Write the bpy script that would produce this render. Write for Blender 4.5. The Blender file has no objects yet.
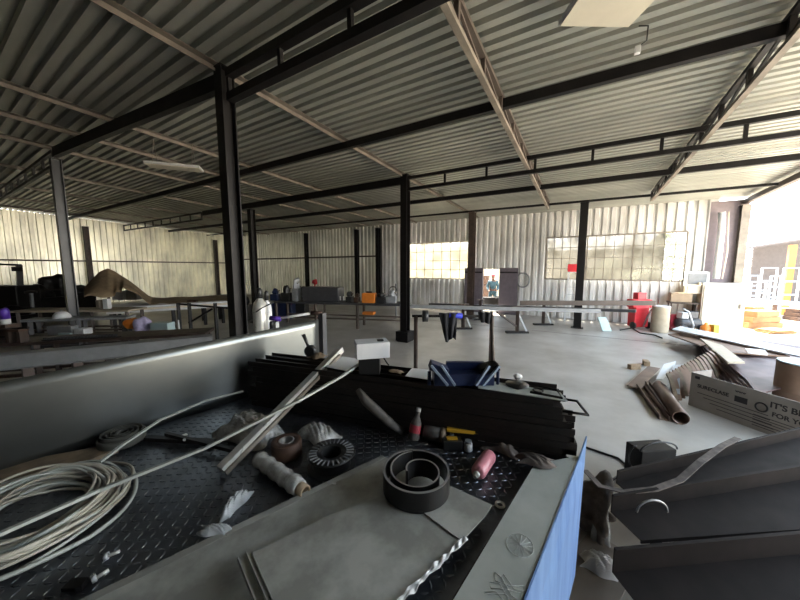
import bpy, bmesh, math, random
from mathutils import Vector, Matrix, Euler
random.seed(7)
C = bpy.context.scene.collection
S = bpy.context.scene
PI = math.pi
# ------------------------------------------------------------------ camera
F = 301.0; PITCH = math.atan(32 / 301.0); CH = 2.1; AZ = math.radians(31.3)
cam_d = bpy.data.cameras.new('camera'); cam_d.sensor_width = 36.0; cam_d.lens = 36.0 * F / 800.0
cam_d.clip_start = 0.05; cam_d.clip_end = 500
cam = bpy.data.objects.new('camera', cam_d); C.objects.link(cam)
cam.location = (0, 0, CH); cam.rotation_euler = (PI / 2 - PITCH, 0, AZ)
S.camera = cam
# ------------------------------------------------------------------ sky and sun
w = bpy.data.worlds.new('sky'); S.world = w; w.use_nodes = True
nt = w.node_tree; bg = nt.nodes['Background']
tc = nt.nodes.new('ShaderNodeTexCoord'); sp = nt.nodes.new('ShaderNodeSeparateXYZ')
cr = nt.nodes.new('ShaderNodeValToRGB')
cr.color_ramp.elements[0].position = 0.0; cr.color_ramp.elements[0].color = (1.0, 0.98, 0.93, 1)
cr.color_ramp.elements[1].position = 0.6; cr.color_ramp.elements[1].color = (0.62, 0.80, 1.0, 1)
nt.links.new(tc.outputs['Generated'], sp.inputs[0]); nt.links.new(sp.outputs['Z'], cr.inputs[0])
nt.links.new(cr.outputs[0], bg.inputs['Color']); bg.inputs['Strength'].default_value = 5.0
sun_d = bpy.data.lights.new('sun', 'SUN'); sun_d.energy = 34.0; sun_d.angle = 0.01; sun_d.color = (1.0, 0.92, 0.78)
sun = bpy.data.objects.new('sun', sun_d); C.objects.link(sun)
sun.rotation_euler = Vector((-0.28, 0.35, 1.0)).to_track_quat('Z', 'Y').to_euler()
S.view_settings.view_transform = 'Standard'; S.view_settings.look = 'None'
S.view_settings.gamma = 1.0; S.view_settings.use_curve_mapping = False
S.view_settings.exposure = 0.95
try:
    S.cycles.use_denoising = True; S.cycles.max_bounces = 10; S.cycles.diffuse_bounces = 6
    S.cycles.sample_clamp_indirect = 12.0; S.cycles.caustics_reflective = False; S.cycles.caustics_refractive = False
except Exception: pass

# ------------------------------------------------------------------ pixel -> place helpers
fx, fy = -math.sin(AZ), math.cos(AZ); rx, ry = math.cos(AZ), math.sin(AZ)
def ray(px, py):
    a = (px - 400) / F; b = (300 - py) / F; c, s = math.cos(PITCH), math.sin(PITCH)
    h = c + b * s
    return Vector((fx * h + rx * a, fy * h + ry * a, -s + b * c))
def G(px, py, z=0.0):
    d = ray(px, py); t = (z - CH) / d.z; return Vector((d.x * t, d.y * t, z))
def GY(px, py, y):
    d = ray(px, py); t = y / d.y; return Vector((d.x * t, y, CH + d.z * t))
def GX(px, py, x):
    d = ray(px, py); t = x / d.x; return Vector((x, d.y * t, CH + d.z * t))
def GD(px, py, h):                      # point at forward distance h
    d = ray(px, py); t = h / (d.x * fx + d.y * fy); return Vector((d.x * t, d.y * t, CH + d.z * t))
def lerp(a, b, t): return a + (b - a) * t
VIEW = AZ                               # yaw of something square to the camera

# ------------------------------------------------------------------ materials
def mat(name, col, rough=0.6, metal=0.0, var=0.25, scale=6.0, bump=0.0, col2=None, detail=6.0, emit=None, alpha=None, stretch=None, spec=0.5, mix=(0.35, 0.65), vr=0.1, coat=0.0):
    m = bpy.data.materials.new(name); m.use_nodes = True; n = m.node_tree; L = n.links
    b = n.nodes['Principled BSDF']
    b.inputs['Roughness'].default_value = rough; b.inputs['Metallic'].default_value = metal
    b.inputs['Specular IOR Level'].default_value = spec; b.inputs['Coat Weight'].default_value = coat
    t = n.nodes.new('ShaderNodeTexCoord'); mp = n.nodes.new('ShaderNodeMapping')
    L.new(t.outputs['Object'], mp.inputs[0])
    if stretch: mp.inputs['Scale'].default_value = stretch
    nz = n.nodes.new('ShaderNodeTexNoise'); nz.inputs['Scale'].default_value = scale; nz.inputs['Detail'].default_value = detail
    nz.inputs['Roughness'].default_value = 0.6
    L.new(mp.outputs[0], nz.inputs['Vector'])
    if col2 is None: col2 = tuple(c * (1 - var) for c in col)
    r = n.nodes.new('ShaderNodeValToRGB'); r.color_ramp.elements[0].position = mix[0]; r.color_ramp.elements[1].position = mix[1]
    r.color_ramp.elements[0].color = (*col2, 1); r.color_ramp.elements[1].color = (*col, 1)
    L.new(nz.outputs['Fac'], r.inputs[0]); L.new(r.outputs[0], b.inputs['Base Color'])
    if vr:
        mr = n.nodes.new('ShaderNodeMapRange'); mr.inputs[3].default_value = min(1, rough + vr); mr.inputs[4].default_value = max(0.03, rough - vr)
        L.new(nz.outputs['Fac'], mr.inputs[0]); L.new(mr.outputs[0], b.inputs['Roughness'])
    if bump:
        bp = n.nodes.new('ShaderNodeBump'); bp.inputs['Strength'].default_value = bump; bp.inputs['Distance'].default_value = 0.01
        L.new(nz.outputs['Fac'], bp.inputs['Height']); L.new(bp.outputs[0], b.inputs['Normal'])
    if emit:
        b.inputs['Emission Color'].default_value = (*col, 1); b.inputs['Emission Strength'].default_value = emit
    if alpha is not None: b.inputs['Alpha'].default_value = alpha
    return m
M = {}
M['concrete'] = mat('concrete', (0.46, 0.44, 0.41), 0.38, 0, scale=0.7, col2=(0.28, 0.25, 0.215), bump=0.15, detail=12, mix=(0.3, 0.7), vr=0.15)
M['yard'] = mat('yard', (0.52, 0.45, 0.36), 0.95, 0, scale=0.6, col2=(0.48, 0.42, 0.34), detail=10)
def through(m, col, f):  # faint translucency added so the sheet walls look brighter
    n = m.node_tree; b = n.nodes['Principled BSDF']; out = n.nodes['Material Output']; tl = n.nodes.new('ShaderNodeBsdfTranslucent'); tl.inputs[0].default_value = (*col, 1)
    mx = n.nodes.new('ShaderNodeMixShader'); mx.inputs[0].default_value = f; n.links.new(b.outputs[0], mx.inputs[1]); n.links.new(tl.outputs[0], mx.inputs[2]); n.links.new(mx.outputs[0], out.inputs[0])
M['roof'] = mat('roof_sheet', (0.44, 0.445, 0.40), 0.42, 0.45, scale=0.8, col2=(0.33, 0.335, 0.30), detail=8, stretch=(0.4, 2, 1))
M['wall_galv'] = mat('galvanised_wall', (0.95, 0.91, 0.74), 0.36, 0.7, scale=1.2, col2=(0.52, 0.50, 0.42), detail=8, stretch=(1, 1, 0.4))
M['wall_grey'] = mat('grey_wall', (0.80, 0.80, 0.74), 0.32, 0.8, scale=1.2, col2=(0.5, 0.5, 0.46), detail=8, stretch=(1, 1, 0.4))
through(M['wall_grey'], (0.7, 0.7, 0.6), 0.006)
through(M['wall_galv'], (0.85, 0.80, 0.58), 0.010)
M['wall_pale'] = mat('pale_wall', (0.90, 0.90, 0.89), 0.42, 0.2, scale=1.2, col2=(0.54, 0.53, 0.50), detail=8, stretch=(1, 1, 0.4))
M['black_steel'] = mat('black_steel', (0.010, 0.009, 0.009), 0.45, 0.0, scale=5, col2=(0.006, 0.005, 0.005), spec=0.2)
M['dark_col'] = mat('grey_column', (0.02, 0.022, 0.025), 0.35, 0.1, scale=3, var=0.3)
M['brown_steel'] = mat('brown_steel', (0.075, 0.05, 0.04), 0.5, 0.2, scale=5, col2=(0.035, 0.026, 0.022))
M['primer'] = mat('primer_steel', (0.27, 0.235, 0.19), 0.55, 0.1, scale=3, col2=(0.15, 0.125, 0.10))
M['dark_primer'] = mat('dark_primer', (0.11, 0.085, 0.07), 0.55, 0.1, scale=3)
M['batten'] = mat('batten_steel', (0.19, 0.16, 0.13), 0.55, 0.1, scale=3, col2=(0.10, 0.085, 0.07))
M['rust'] = mat('rusty_steel', (0.10, 0.055, 0.035), 0.65, 0.3, scale=9, col2=(0.045, 0.025, 0.02), bump=0.2)
M['mill'] = mat('mill_scale_steel', (0.022, 0.016, 0.014), 0.5, 0.3, scale=8, col2=(0.010, 0.008, 0.007), bump=0.1)
M['channel'] = mat('purlin_channel_steel', (0.013, 0.009, 0.008), 0.75, 0.0, scale=4, col2=(0.008, 0.006, 0.005), spec=0.12, detail=8)
M['sheet'] = mat('bright_steel_sheet', (0.20, 0.215, 0.21), 0.30, 0.95, scale=2.2, col2=(0.14, 0.148, 0.145), detail=10, vr=0.0, mix=(0.2, 0.8))
M['plate'] = mat('scuffed_plate', (0.44, 0.445, 0.41), 0.45, 0.15, scale=4, mix=(0.42, 0.60), col2=(0.27, 0.27, 0.245), detail=12, bump=0.06, vr=0.15)
M['flange'] = mat('flange_steel', (0.46, 0.48, 0.45), 0.5, 0.2, scale=3, col2=(0.34, 0.36, 0.33), detail=10)
M['sky_tinted_face'] = mat('sky_tinted_face', (0.22, 0.36, 0.62), 0.35, 0.35, scale=4, col2=(0.12, 0.22, 0.48), detail=10, stretch=(3, 3, 0.4))  # steel; the sky's blue reflection is put into its colour
M['tread'] = mat('tread_plate', (0.20, 0.22, 0.25), 0.33, 0.85, scale=3, col2=(0.07, 0.074, 0.082), detail=8)
M['strip'] = mat('coil_strip', (0.016, 0.015, 0.015), 0.35, 0.3, scale=6)
M['strip_edge'] = mat('coil_strip_edge', (0.30, 0.29, 0.28), 0.4, 0.4, scale=6)
M['belt'] = mat('belt_rubber', (0.07, 0.07, 0.06), 0.7, 0.0, scale=9)
M['black_plastic'] = mat('black_plastic', (0.02, 0.02, 0.02), 0.4, 0, scale=9)
M['white_rod'] = mat('pale_conduit', (0.46, 0.48, 0.44), 0.4, 0, scale=9, var=0.15)
M['wire'] = mat('wire_coil', (0.52, 0.49, 0.41), 0.5, 0, scale=5, col2=(0.30, 0.26, 0.20))
M['alu'] = mat('aluminium', (0.66, 0.66, 0.62), 0.3, 0.35, scale=5, var=0.2)
M['white'] = mat('white_paint', (0.72, 0.73, 0.74), 0.5, 0, var=0.1)
M['paper'] = mat('paper', (0.78, 0.79, 0.80), 0.8, 0, var=0.06)
M['cream'] = mat('cream_panel', (0.74, 0.66, 0.52), 0.6, 0, var=0.1)
M['card'] = mat('cardboard', (0.40, 0.30, 0.20), 0.8, 0, var=0.2, scale=4)
M['card_grey'] = mat('printed_cardboard', (0.30, 0.265, 0.235), 0.8, 0, var=0.15, scale=4)
M['ink'] = mat('ink', (0.03, 0.025, 0.025), 0.7, 0)
M['wood'] = mat('wood', (0.42, 0.30, 0.18), 0.7, 0, scale=8, col2=(0.26, 0.17, 0.10), stretch=(1, 1, 1))
M['old_wood'] = mat('old_wood', (0.23, 0.17, 0.11), 0.75, 0, scale=8, col2=(0.12, 0.09, 0.06))
M['canvas'] = mat('canvas', (0.30, 0.22, 0.13), 0.85, 0, scale=3, col2=(0.18, 0.13, 0.08), bump=0.2)
M['film'] = mat('plastic_film', (0.60, 0.60, 0.58), 0.2, 0, scale=14, col2=(0.25, 0.24, 0.22), bump=0.5, spec=0.8)
M['clear_film'] = mat('clear_film', (0.7, 0.73, 0.74), 0.15, 0, scale=14, var=0.3, bump=0.4, alpha=0.45, spec=0.9)
M['pink'] = mat('pink_paint', (0.62, 0.24, 0.28), 0.35, 0, var=0.15)
M['red'] = mat('red_paint', (0.75, 0.035, 0.05), 0.45, 0, var=0.15)
M['dark_red'] = mat('dark_red_paint', (0.35, 0.03, 0.05), 0.45, 0, var=0.2)
M['orange'] = mat('orange_paint', (0.80, 0.24, 0.03), 0.5, 0, var=0.15)
M['yellow'] = mat('yellow_paint', (0.62, 0.36, 0.03), 0.5, 0, var=0.1)
M['blue'] = mat('blue_paint', (0.012, 0.022, 0.07), 0.4, 0.1, var=0.2)
M['pale_blue'] = mat('pale_blue_steel', (0.28, 0.36, 0.48), 0.4, 0.3, var=0.2)
M['vivid_blue'] = mat('vivid_blue', (0.03, 0.05, 0.55), 0.5, 0)
M['purple'] = mat('purple_plastic', (0.10, 0.04, 0.40), 0.45, 0)
M['lilac'] = mat('lilac_cloth', (0.42, 0.38, 0.55), 0.85, 0, var=0.3, scale=20)
M['grey'] = mat('grey_paint', (0.26, 0.27, 0.28), 0.5, 0.1, var=0.2)
M['mid_grey'] = mat('mid_grey_paint', (0.055, 0.055, 0.06), 0.5, 0.1, var=0.25)
M['light_grey'] = mat('light_grey_paint', (0.48, 0.49, 0.50), 0.45, 0.1, var=0.15)
M['teal_light'] = mat('pale_teal_box', (0.42, 0.55, 0.56), 0.5, 0, var=0.1)
M['black_cloth'] = mat('black_cloth', (0.015, 0.015, 0.018), 0.9, 0)
M['rag'] = mat('brown_rag', (0.14, 0.115, 0.10), 0.9, 0, scale=14, var=0.5)
M['grey_rag'] = mat('grey_wrap', (0.13, 0.12, 0.11), 0.7, 0, scale=14, var=0.5, bump=0.3)
M['pipe'] = mat('brown_pipe', (0.17, 0.11, 0.085), 0.4, 0.35, scale=4, var=0.3)
M['drum'] = mat('fibre_drum', (0.47, 0.40, 0.30), 0.7, 0, var=0.15)
M['drum_brown'] = mat('brown_fibre_drum', (0.20, 0.125, 0.085), 0.6, 0.1, var=0.15)
M['maroon'] = mat('maroon_sheet', (0.085, 0.045, 0.045), 0.55, 0.2, scale=3, col2=(0.045, 0.026, 0.028))
M['mauve'] = mat('mauve_sheet', (0.30, 0.25, 0.27), 0.6, 0.1, var=0.15)
M['leafm'] = mat('door_leaf', (0.13, 0.11, 0.13), 0.6, 0.1, var=0.2)
M['skin'] = mat('skin', (0.12, 0.05, 0.03), 0.6, 0, var=0.1)
M['teal'] = mat('teal_overall', (0.018, 0.05, 0.068), 0.85, 0, var=0.3, scale=12)
M['leaf'] = mat('leaf', (0.12, 0.17, 0.05), 0.7, 0, var=0.5, scale=3)
M['bark'] = mat('bark', (0.12, 0.08, 0.05), 0.9, 0)
M['shed'] = mat('outdoor_shed_sheet', (0.075, 0.062, 0.062), 0.6, 0.2, var=0.15)
M['plaster'] = mat('plaster', (0.34, 0.30, 0.22), 0.9, 0, var=0.1)
M['timber'] = mat('sawn_timber', (0.24, 0.11, 0.035), 0.75, 0, var=0.25, scale=6)
M['chalk'] = mat('chalk', (0.62, 0.64, 0.62), 0.9, 0)
M['lamp_face'] = mat('lamp_face', (0.60, 0.56, 0.46), 0.6, 0, var=0.05)
# dusty glass
def dusty(name, col, clear):
    m = bpy.data.materials.new(name); m.use_nodes = True; n = m.node_tree; L = n.links
    b = n.nodes['Principled BSDF']; out = n.nodes['Material Output']
    b.inputs['Base Color'].default_value = (*col, 1); b.inputs['Roughness'].default_value = 0.35
    tr = n.nodes.new('ShaderNodeBsdfTransparent'); tl = n.nodes.new('ShaderNodeBsdfTranslucent'); tl.inputs[0].default_value = (*col, 1)
    m1 = n.nodes.new('ShaderNodeMixShader'); m1.inputs[0].default_value = 0.25; L.new(tl.outputs[0], m1.inputs[1]); L.new(b.outputs[0], m1.inputs[2])
    m2 = n.nodes.new('ShaderNodeMixShader')
    t = n.nodes.new('ShaderNodeTexCoord'); nz = n.nodes.new('ShaderNodeTexNoise'); nz.inputs['Scale'].default_value = 1.4; nz.inputs['Detail'].default_value = 8
    L.new(t.outputs['Object'], nz.inputs['Vector'])
    mr = n.nodes.new('ShaderNodeMapRange'); mr.inputs[1].default_value = 0.3; mr.inputs[2].default_value = 0.7
    mr.inputs[3].default_value = max(0, clear - 0.2); mr.inputs[4].default_value = min(1, clear + 0.2)
    L.new(nz.outputs['Fac'], mr.inputs[0]); L.new(mr.outputs[0], m2.inputs[0])
    L.new(m1.outputs[0], m2.inputs[1]); L.new(tr.outputs[0], m2.inputs[2]); L.new(m2.outputs[0], out.inputs[0])
    return m
M['glass_dusty'] = dusty('dusty_glass', (0.16, 0.15, 0.125), 0.22)
M['glass_clear'] = dusty('clear_glass', (0.3, 0.3, 0.25), 0.8)
M['glass_cream'] = dusty('cream_glass', (0.30, 0.28, 0.22), 0.25)

# ------------------------------------------------------------------ mesh builder
WL = {}                                  # world location of every object made
def tag(o, label, cat, group=None, kind=None):
    if label: o['label'] = label
    if cat: o['category'] = cat
    if group: o['group'] = group
    if kind: o['kind'] = kind
    return o
class MB:
    def __init__(s): s.bm = bmesh.new()
    def box(s, c, size, yaw=0.0, rot=None):
        R = rot if rot is not None else Matrix.Rotation(yaw, 3, 'Z')
        vs = []
        for dx in (-.5, .5):
            for dy in (-.5, .5):
                for dz in (-.5, .5):
                    vs.append(s.bm.verts.new(Vector(c) + R @ Vector((dx * size[0], dy * size[1], dz * size[2]))))
        for q in ((0, 1, 3, 2), (4, 6, 7, 5), (0, 4, 5, 1), (2, 3, 7, 6), (0, 2, 6, 4), (1, 5, 7, 3)):
            s.bm.faces.new([vs[i] for i in q])
        return s
    def bar(s, p0, p1, wd, ht, up=Vector((0, 0, 1))):     # rectangular bar between points
        p0 = Vector(p0); p1 = Vector(p1); d = (p1 - p0)
        L = d.length; d.normalize()
        if abs(d.dot(up)) > 0.99: up = Vector((0, 1, 0))
        x = d.cross(up).normalized(); u = x.cross(d).normalized()
        R = Matrix((x, d, u)).transposed()
        return s.box((p0 + p1) / 2, (wd, L, ht), rot=R)
    def prof(s, p0, p1, pts, up=Vector((0, 0, 1)), closed=True, cap=True):   # 2D profile (x right, y up) swept p0->p1
        p0 = Vector(p0); p1 = Vector(p1); d = (p1 - p0).normalized()
        if abs(d.dot(up)) > 0.99: up = Vector((0, 1, 0))
        x = d.cross(up).normalized(); u = x.cross(d).normalized()
        a = [s.bm.verts.new(p0 + x * q[0] + u * q[1]) for q in pts]
        b = [s.bm.verts.new(p1 + x * q[0] + u * q[1]) for q in pts]
        n = len(pts)
        for i in range(n if closed else n - 1):
            j = (i + 1) % n; s.bm.faces.new((a[i], a[j], b[j], b[i]))
        if cap and closed: s.bm.faces.new(a[::-1]); s.bm.faces.new(b)
        return s
    def tube(s, pts, r, n=10, closed=False, cap=True):
        pts = [Vector(p) for p in pts]; rings = []
        N = len(pts); prev = None
        for i, p in enumerate(pts):
            if closed: t = pts[(i + 1) % N] - pts[i - 1]
            else: t = pts[min(i + 1, N - 1)] - pts[max(i - 1, 0)]
            t.normalize()
            if prev is None:
                a = Vector((0, 0, 1)) if abs(t.z) < 0.9 else Vector((1, 0, 0))
                x = t.cross(a).normalized()
            else:
                x = (prev - t * prev.dot(t)).normalized()
            prev = x; y = t.cross(x)
            rr = r[i] if isinstance(r, (list, tuple)) else r
            rings.append([s.bm.verts.new(p + (x * math.cos(k * 2 * PI / n) + y * math.sin(k * 2 * PI / n)) * rr) for k in range(n)])
        for i in range(N if closed else N - 1):
            A = rings[i]; B = rings[(i + 1) % N]
            for k in range(n):
                f = s.bm.faces.new((A[k], A[(k + 1) % n], B[(k + 1) % n], B[k])); f.smooth = True
        if cap and not closed: s.bm.faces.new(rings[0][::-1]); s.bm.faces.new(rings[-1])
        return s
    def lathe(s, base, prof, n=28, axis=Vector((0, 0, 1)), cap=True):   # prof: list of (r, h)
        axis = Vector(axis).normalized(); a = Vector((1, 0, 0)) if abs(axis.x) < 0.9 else Vector((0, 1, 0))
        x = axis.cross(a).normalized(); y = axis.cross(x); base = Vector(base); rings = []
        for r, h in prof:
            rings.append([s.bm.verts.new(base + axis * h + (x * math.cos(k * 2 * PI / n) + y * math.sin(k * 2 * PI / n)) * max(r, 1e-4)) for k in range(n)])
        for A, B in zip(rings, rings[1:]):
            for k in range(n):
                f = s.bm.faces.new((A[k], A[(k + 1) % n], B[(k + 1) % n], B[k])); f.smooth = True
        if cap: s.bm.faces.new(rings[0][::-1]); s.bm.faces.new(rings[-1])
        return s
    def cyl(s, p0, p1, r, n=20): 
        p0 = Vector(p0); p1 = Vector(p1); ax = p1 - p0
        return s.lathe(p0, [(r, 0), (r, ax.length)], n, ax)
    def slab(s, poly, th, sm=False):                # polygon (world points) with thickness downwards
        t = [s.bm.verts.new(Vector(p)) for p in poly]; b = [s.bm.verts.new(Vector(p) - Vector((0, 0, th))) for p in poly]
        n = len(poly)
        s.bm.faces.new(t); s.bm.faces.new(b[::-1])
        for i in range(n): s.bm.faces.new((t[i], b[i], b[(i + 1) % n], t[(i + 1) % n]))
        return s
    def vslab(s, poly, nrm, th):                    # any planar polygon thickened along -nrm
        nrm = Vector(nrm).normalized()
        t = [s.bm.verts.new(Vector(p)) for p in poly]; b = [s.bm.verts.new(Vector(p) - nrm * th) for p in poly]
        n = len(poly); s.bm.faces.new(t); s.bm.faces.new(b[::-1])
        for i in range(n): s.bm.faces.new((t[i], b[i], b[(i + 1) % n], t[(i + 1) % n]))
        return s
    def grid(s, fn, nu, nv, smooth=True):
        g = [[s.bm.verts.new(Vector(fn(i / nu, j / nv))) for j in range(nv + 1)] for i in range(nu + 1)]
        for i in range(nu):
            for j in range(nv):
                f = s.bm.faces.new((g[i][j], g[i + 1][j], g[i + 1][j + 1], g[i][j + 1])); f.smooth = smooth
        return s
    def blob(s, c, size, seed=0, amp=0.25, sub=3, yaw=0):
        r = bmesh.ops.create_icosphere(s.bm, subdivisions=sub, radius=1.0); rnd = random.Random(seed)
        ph = [rnd.uniform(0, 6.28) for _ in range(9)]; fr = [rnd.uniform(2, 7) for _ in range(9)]
        R = Matrix.Rotation(yaw, 3, 'Z')
        for v in r['verts']:
            q = v.co.copy(); k = 1
            for j in range(3):
                k += amp / 3 * (math.sin(fr[j] * q.x + ph[j]) + math.sin(fr[j + 3] * q.y + ph[j + 3]) + math.sin(fr[j + 6] * q.z + ph[j + 6]))
            q *= k; v.co = Vector(c) + R @ Vector((q.x * size[0] / 2, q.y * size[1] / 2, q.z * size[2] / 2))
        for f in {f for v in r['verts'] for f in v.link_faces}: f.smooth = True
        return s
    def build(s, name, m, parent=None, origin=None, bevel=0, solid=0):
        bmesh.ops.recalc_face_normals(s.bm, faces=s.bm.faces)
        me = bpy.data.meshes.new(name); s.bm.to_mesh(me); s.bm.free()
        cs = [v.co for v in me.vertices]
        if origin is None:
            lo = Vector((min(c.x for c in cs), min(c.y for c in cs), min(c.z for c in cs))); hi = Vector((max(c.x for c in cs), max(c.y for c in cs), max(c.z for c in cs)))
            origin = Vector(((lo.x + hi.x) / 2, (lo.y + hi.y) / 2, lo.z))
        origin = Vector(origin); me.transform(Matrix.Translation(-origin))
        me.materials.append(m)
        o = bpy.data.objects.new(name, me); C.objects.link(o); WL[o] = origin
        if parent is not None: o.parent = parent; o.location = origin - WL[parent]
        else: o.location = origin
        if solid:
            md = o.modifiers.new('solid', 'SOLIDIFY'); md.thickness = solid; md.offset = 0
        if bevel:
            md = o.modifiers.new('bevel', 'BEVEL'); md.width = bevel; md.segments = 2; md.limit_method = 'ANGLE'
        return o
def thing(name, label, cat, loc, group=None, kind=None):
    o = bpy.data.objects.new(name, None); C.objects.link(o); o.location = loc; WL[o] = Vector(loc)
    o.empty_display_size = 0.1
    return tag(o, label, cat, group, kind)
def copy_tree(o, parent=None):
    c = o.copy(); C.objects.link(c); c.parent = parent
    for ch in [x for x in bpy.data.objects if x.parent == o]: copy_tree(ch, c)
    return c
def one(mb, name, m, label, cat, group=None, **k):
    return tag(mb.build(name, m, **k), label, cat, group)
def struct(mb, name, m, parent=None, **k):
    o = mb.build(name, m, parent, **k)
    if parent is None: o['kind'] = 'structure'
    return o
def H_profile(wd=0.2, d=0.2, t=0.012):
    a, b = wd / 2, d / 2
    return [(-a, -b), (a, -b), (a, -b + t), (t / 2, -b + t), (t / 2, b - t), (a, b - t), (a, b), (-a, b), (-a, b - t), (-t / 2, b - t), (-t / 2, -b + t), (-a, -b + t)]
def roofz(x, y): return 4.63 - 0.03 * (y - 7.37) - 0.009 * x

# ================================================================== SETTING
X0, X1, Y0, Y1 = -24.6, 4.45, -8.0, 14.3
RP = 0.175
def struct_sheet_roof():
    mb = MB(); y = Y0; pts = []
    while y < Y1 + 0.25:                   # box rib profile, ribs run along X
        pts += [(y, 0.0), (y + RP * 0.52, 0.0), (y + RP * 0.58, 0.065), (y + RP * 0.94, 0.065)]
        y += RP
    for xa, xb in ((X0 - 0.3, -16.5), (-16.5, -7.5), (-7.5, X1 + 0.15)):
        a = [mb.bm.verts.new((xa, q[0], roofz(xa, q[0]) + 0.005 + q[1])) for q in pts]
        b = [mb.bm.verts.new((xb, q[0], roofz(xb, q[0]) + 0.005 + q[1])) for q in pts]
        for i in range(len(pts) - 1): mb.bm.faces.new((a[i], b[i], b[i + 1], a[i + 1]))
    return struct(mb, 'ceiling', M['roof'], solid=0.002)
struct_sheet_roof()
def ribwall(p0, p1, z0, ztop, out, holes=(), period=0.27):
    """corrugated wall between two ground points; holes = (s0, s1, z0, z1) along it"""
    mb = MB(); p0 = Vector(p0); p1 = Vector(p1); d = (p1 - p0); L = d.length; d.normalize(); out = Vector(out)
    s = 0.0; P = []
    while s < L:
        P += [(s, 0), (s + period * .5, 0), (s + period * .58, .08), (s + period * .92, .08)]; s += period
    cuts = sorted({h[0] for h in holes} | {h[1] for h in holes})
    def off(q):
        for (a, oa), (b, ob) in zip(P, P[1:]):
            if a <= q <= b: return oa + (ob - oa) * (q - a) / max(b - a, 1e-6)
        return 0
    P += [(c, off(c)) for c in cuts]; P.sort()
    for (a, oa), (b, ob) in zip(P, P[1:]):
        if b - a < 1e-5: continue
        mid = (a + b) / 2; spans = [(z0, None)]
        hs = sorted([h for h in holes if h[0] <= mid <= h[1]], key=lambda h: h[2])
        zz = z0; segs = []
        for h in hs:
            if h[2] > zz: segs.append((zz, h[2], h[2]))
            zz = h[3]
        pa = p0 + d * a + out * oa; pb = p0 + d * b + out * ob
        za = ztop(pa.x, pa.y); zb = ztop(pb.x, pb.y); segs.append((zz, za, zb))
        for (u, va, vb) in segs:
            mb.bm.faces.new([mb.bm.verts.new((pa.x, pa.y, u)), mb.bm.verts.new((pb.x, pb.y, u)), mb.bm.verts.new((pb.x, pb.y, vb)), mb.bm.verts.new((pa.x, pa.y, va))])
    return mb
gap = lambda x, y: roofz(x, y) + 0.004
top = lambda x, y: roofz(x, y) + 0.004
XS = -10.0                                   # where the pale cladding begins
WA = (GY(409, 279, Y1).x, GY(469, 279, Y1).x); WB = (GY(545, 279, Y1).x, GY(683, 279, Y1).x)
DR = (GY(483.5, 279, Y1).x, GY(500, 279, Y1).x)
struct(ribwall((X0, Y1, 0), (XS, Y1, 0), 0, gap, (0, 1, 0)), 'wall_back', M['wall_grey'])
hl = [(WA[0] - XS, WA[1] - XS, 1.56, 3.38), (DR[0] - XS, DR[1] - XS, 0.0, 2.05), (WB[0] - XS, WB[1] - XS, 1.64, 3.36)]
struct(ribwall((XS, Y1, 0), (3.55, Y1, 0), 0, top, (0, 1, 0), hl), 'wall_back', M['wall_pale'])
struct(ribwall((X0, -8.0, 0), (X0, Y1, 0), 0, gap, (-1, 0, 0)), 'wall_left', M['wall_galv'])
struct(ribwall((X0, Y0, 0), (X1, Y0, 0), 0, top, (0, -1, 0)), 'wall_front', M['dark_primer'])
struct(ribwall((X1 + .05, Y0, 0), (X1 + .05, 0.9, 0), 0, top, (1, 0, 0)), 'wall_right', M['dark_primer'])  # unseen wall, added and sized to limit light from the open side
# short return panel beside the opening
mb = MB(); mb.box((3.98, Y1 + .02, 2.15), (0.9, 0.05, 4.3)); struct(mb, 'wall_back', M['mauve'])
mb = MB(); mb.bm.faces.new([mb.bm.verts.new(p) for p in ((X0 - .1, Y0, 0), (4.7, Y0, 0), (4.7, Y1 + .1, 0), (X0 - .1, Y1 + .1, 0))]); struct(mb, 'floor', M['concrete'], origin=(0, 0, 0))
mb = MB(); mb.bm.faces.new([mb.bm.verts.new(p) for p in ((-70, -60, -.02), (80, -60, -.02), (80, 90, -.02), (-70, 90, -.02))]); o = struct(mb, 'ground', M['yard'], origin=(0, 0, -.02))
# eave gutter along the open right side
mb = MB(); mb.bar((X1 + .1, Y0, roofz(X1, Y0) - .02), (X1 + .1, Y1 + .2, roofz(X1, Y1) - .02), .06, .24); struct(mb, 'trim_1', M['mauve'])
mb = MB(); mb.bar((X1 - .12, Y0, roofz(X1, Y0) - .16), (X1 - .12, Y1, roofz(X1, Y1) - .16), .12, .14); struct(mb, 'trim_2', M['dark_primer'])
# wall girts
for z in (1.5, 2.95):
    pass
mb = MB(); mb.bar((X0 + .06, Y0, 2.5), (X0 + .06, Y1, 2.5), .06, .08); struct(mb, 'trim_3', M['brown_steel'])
mb = MB(); mb.bar((X0, Y1 - .06, 2.78), (XS, Y1 - .06, 2.78), .06, .08); struct(mb, 'trim_4', M['brown_steel'])

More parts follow.
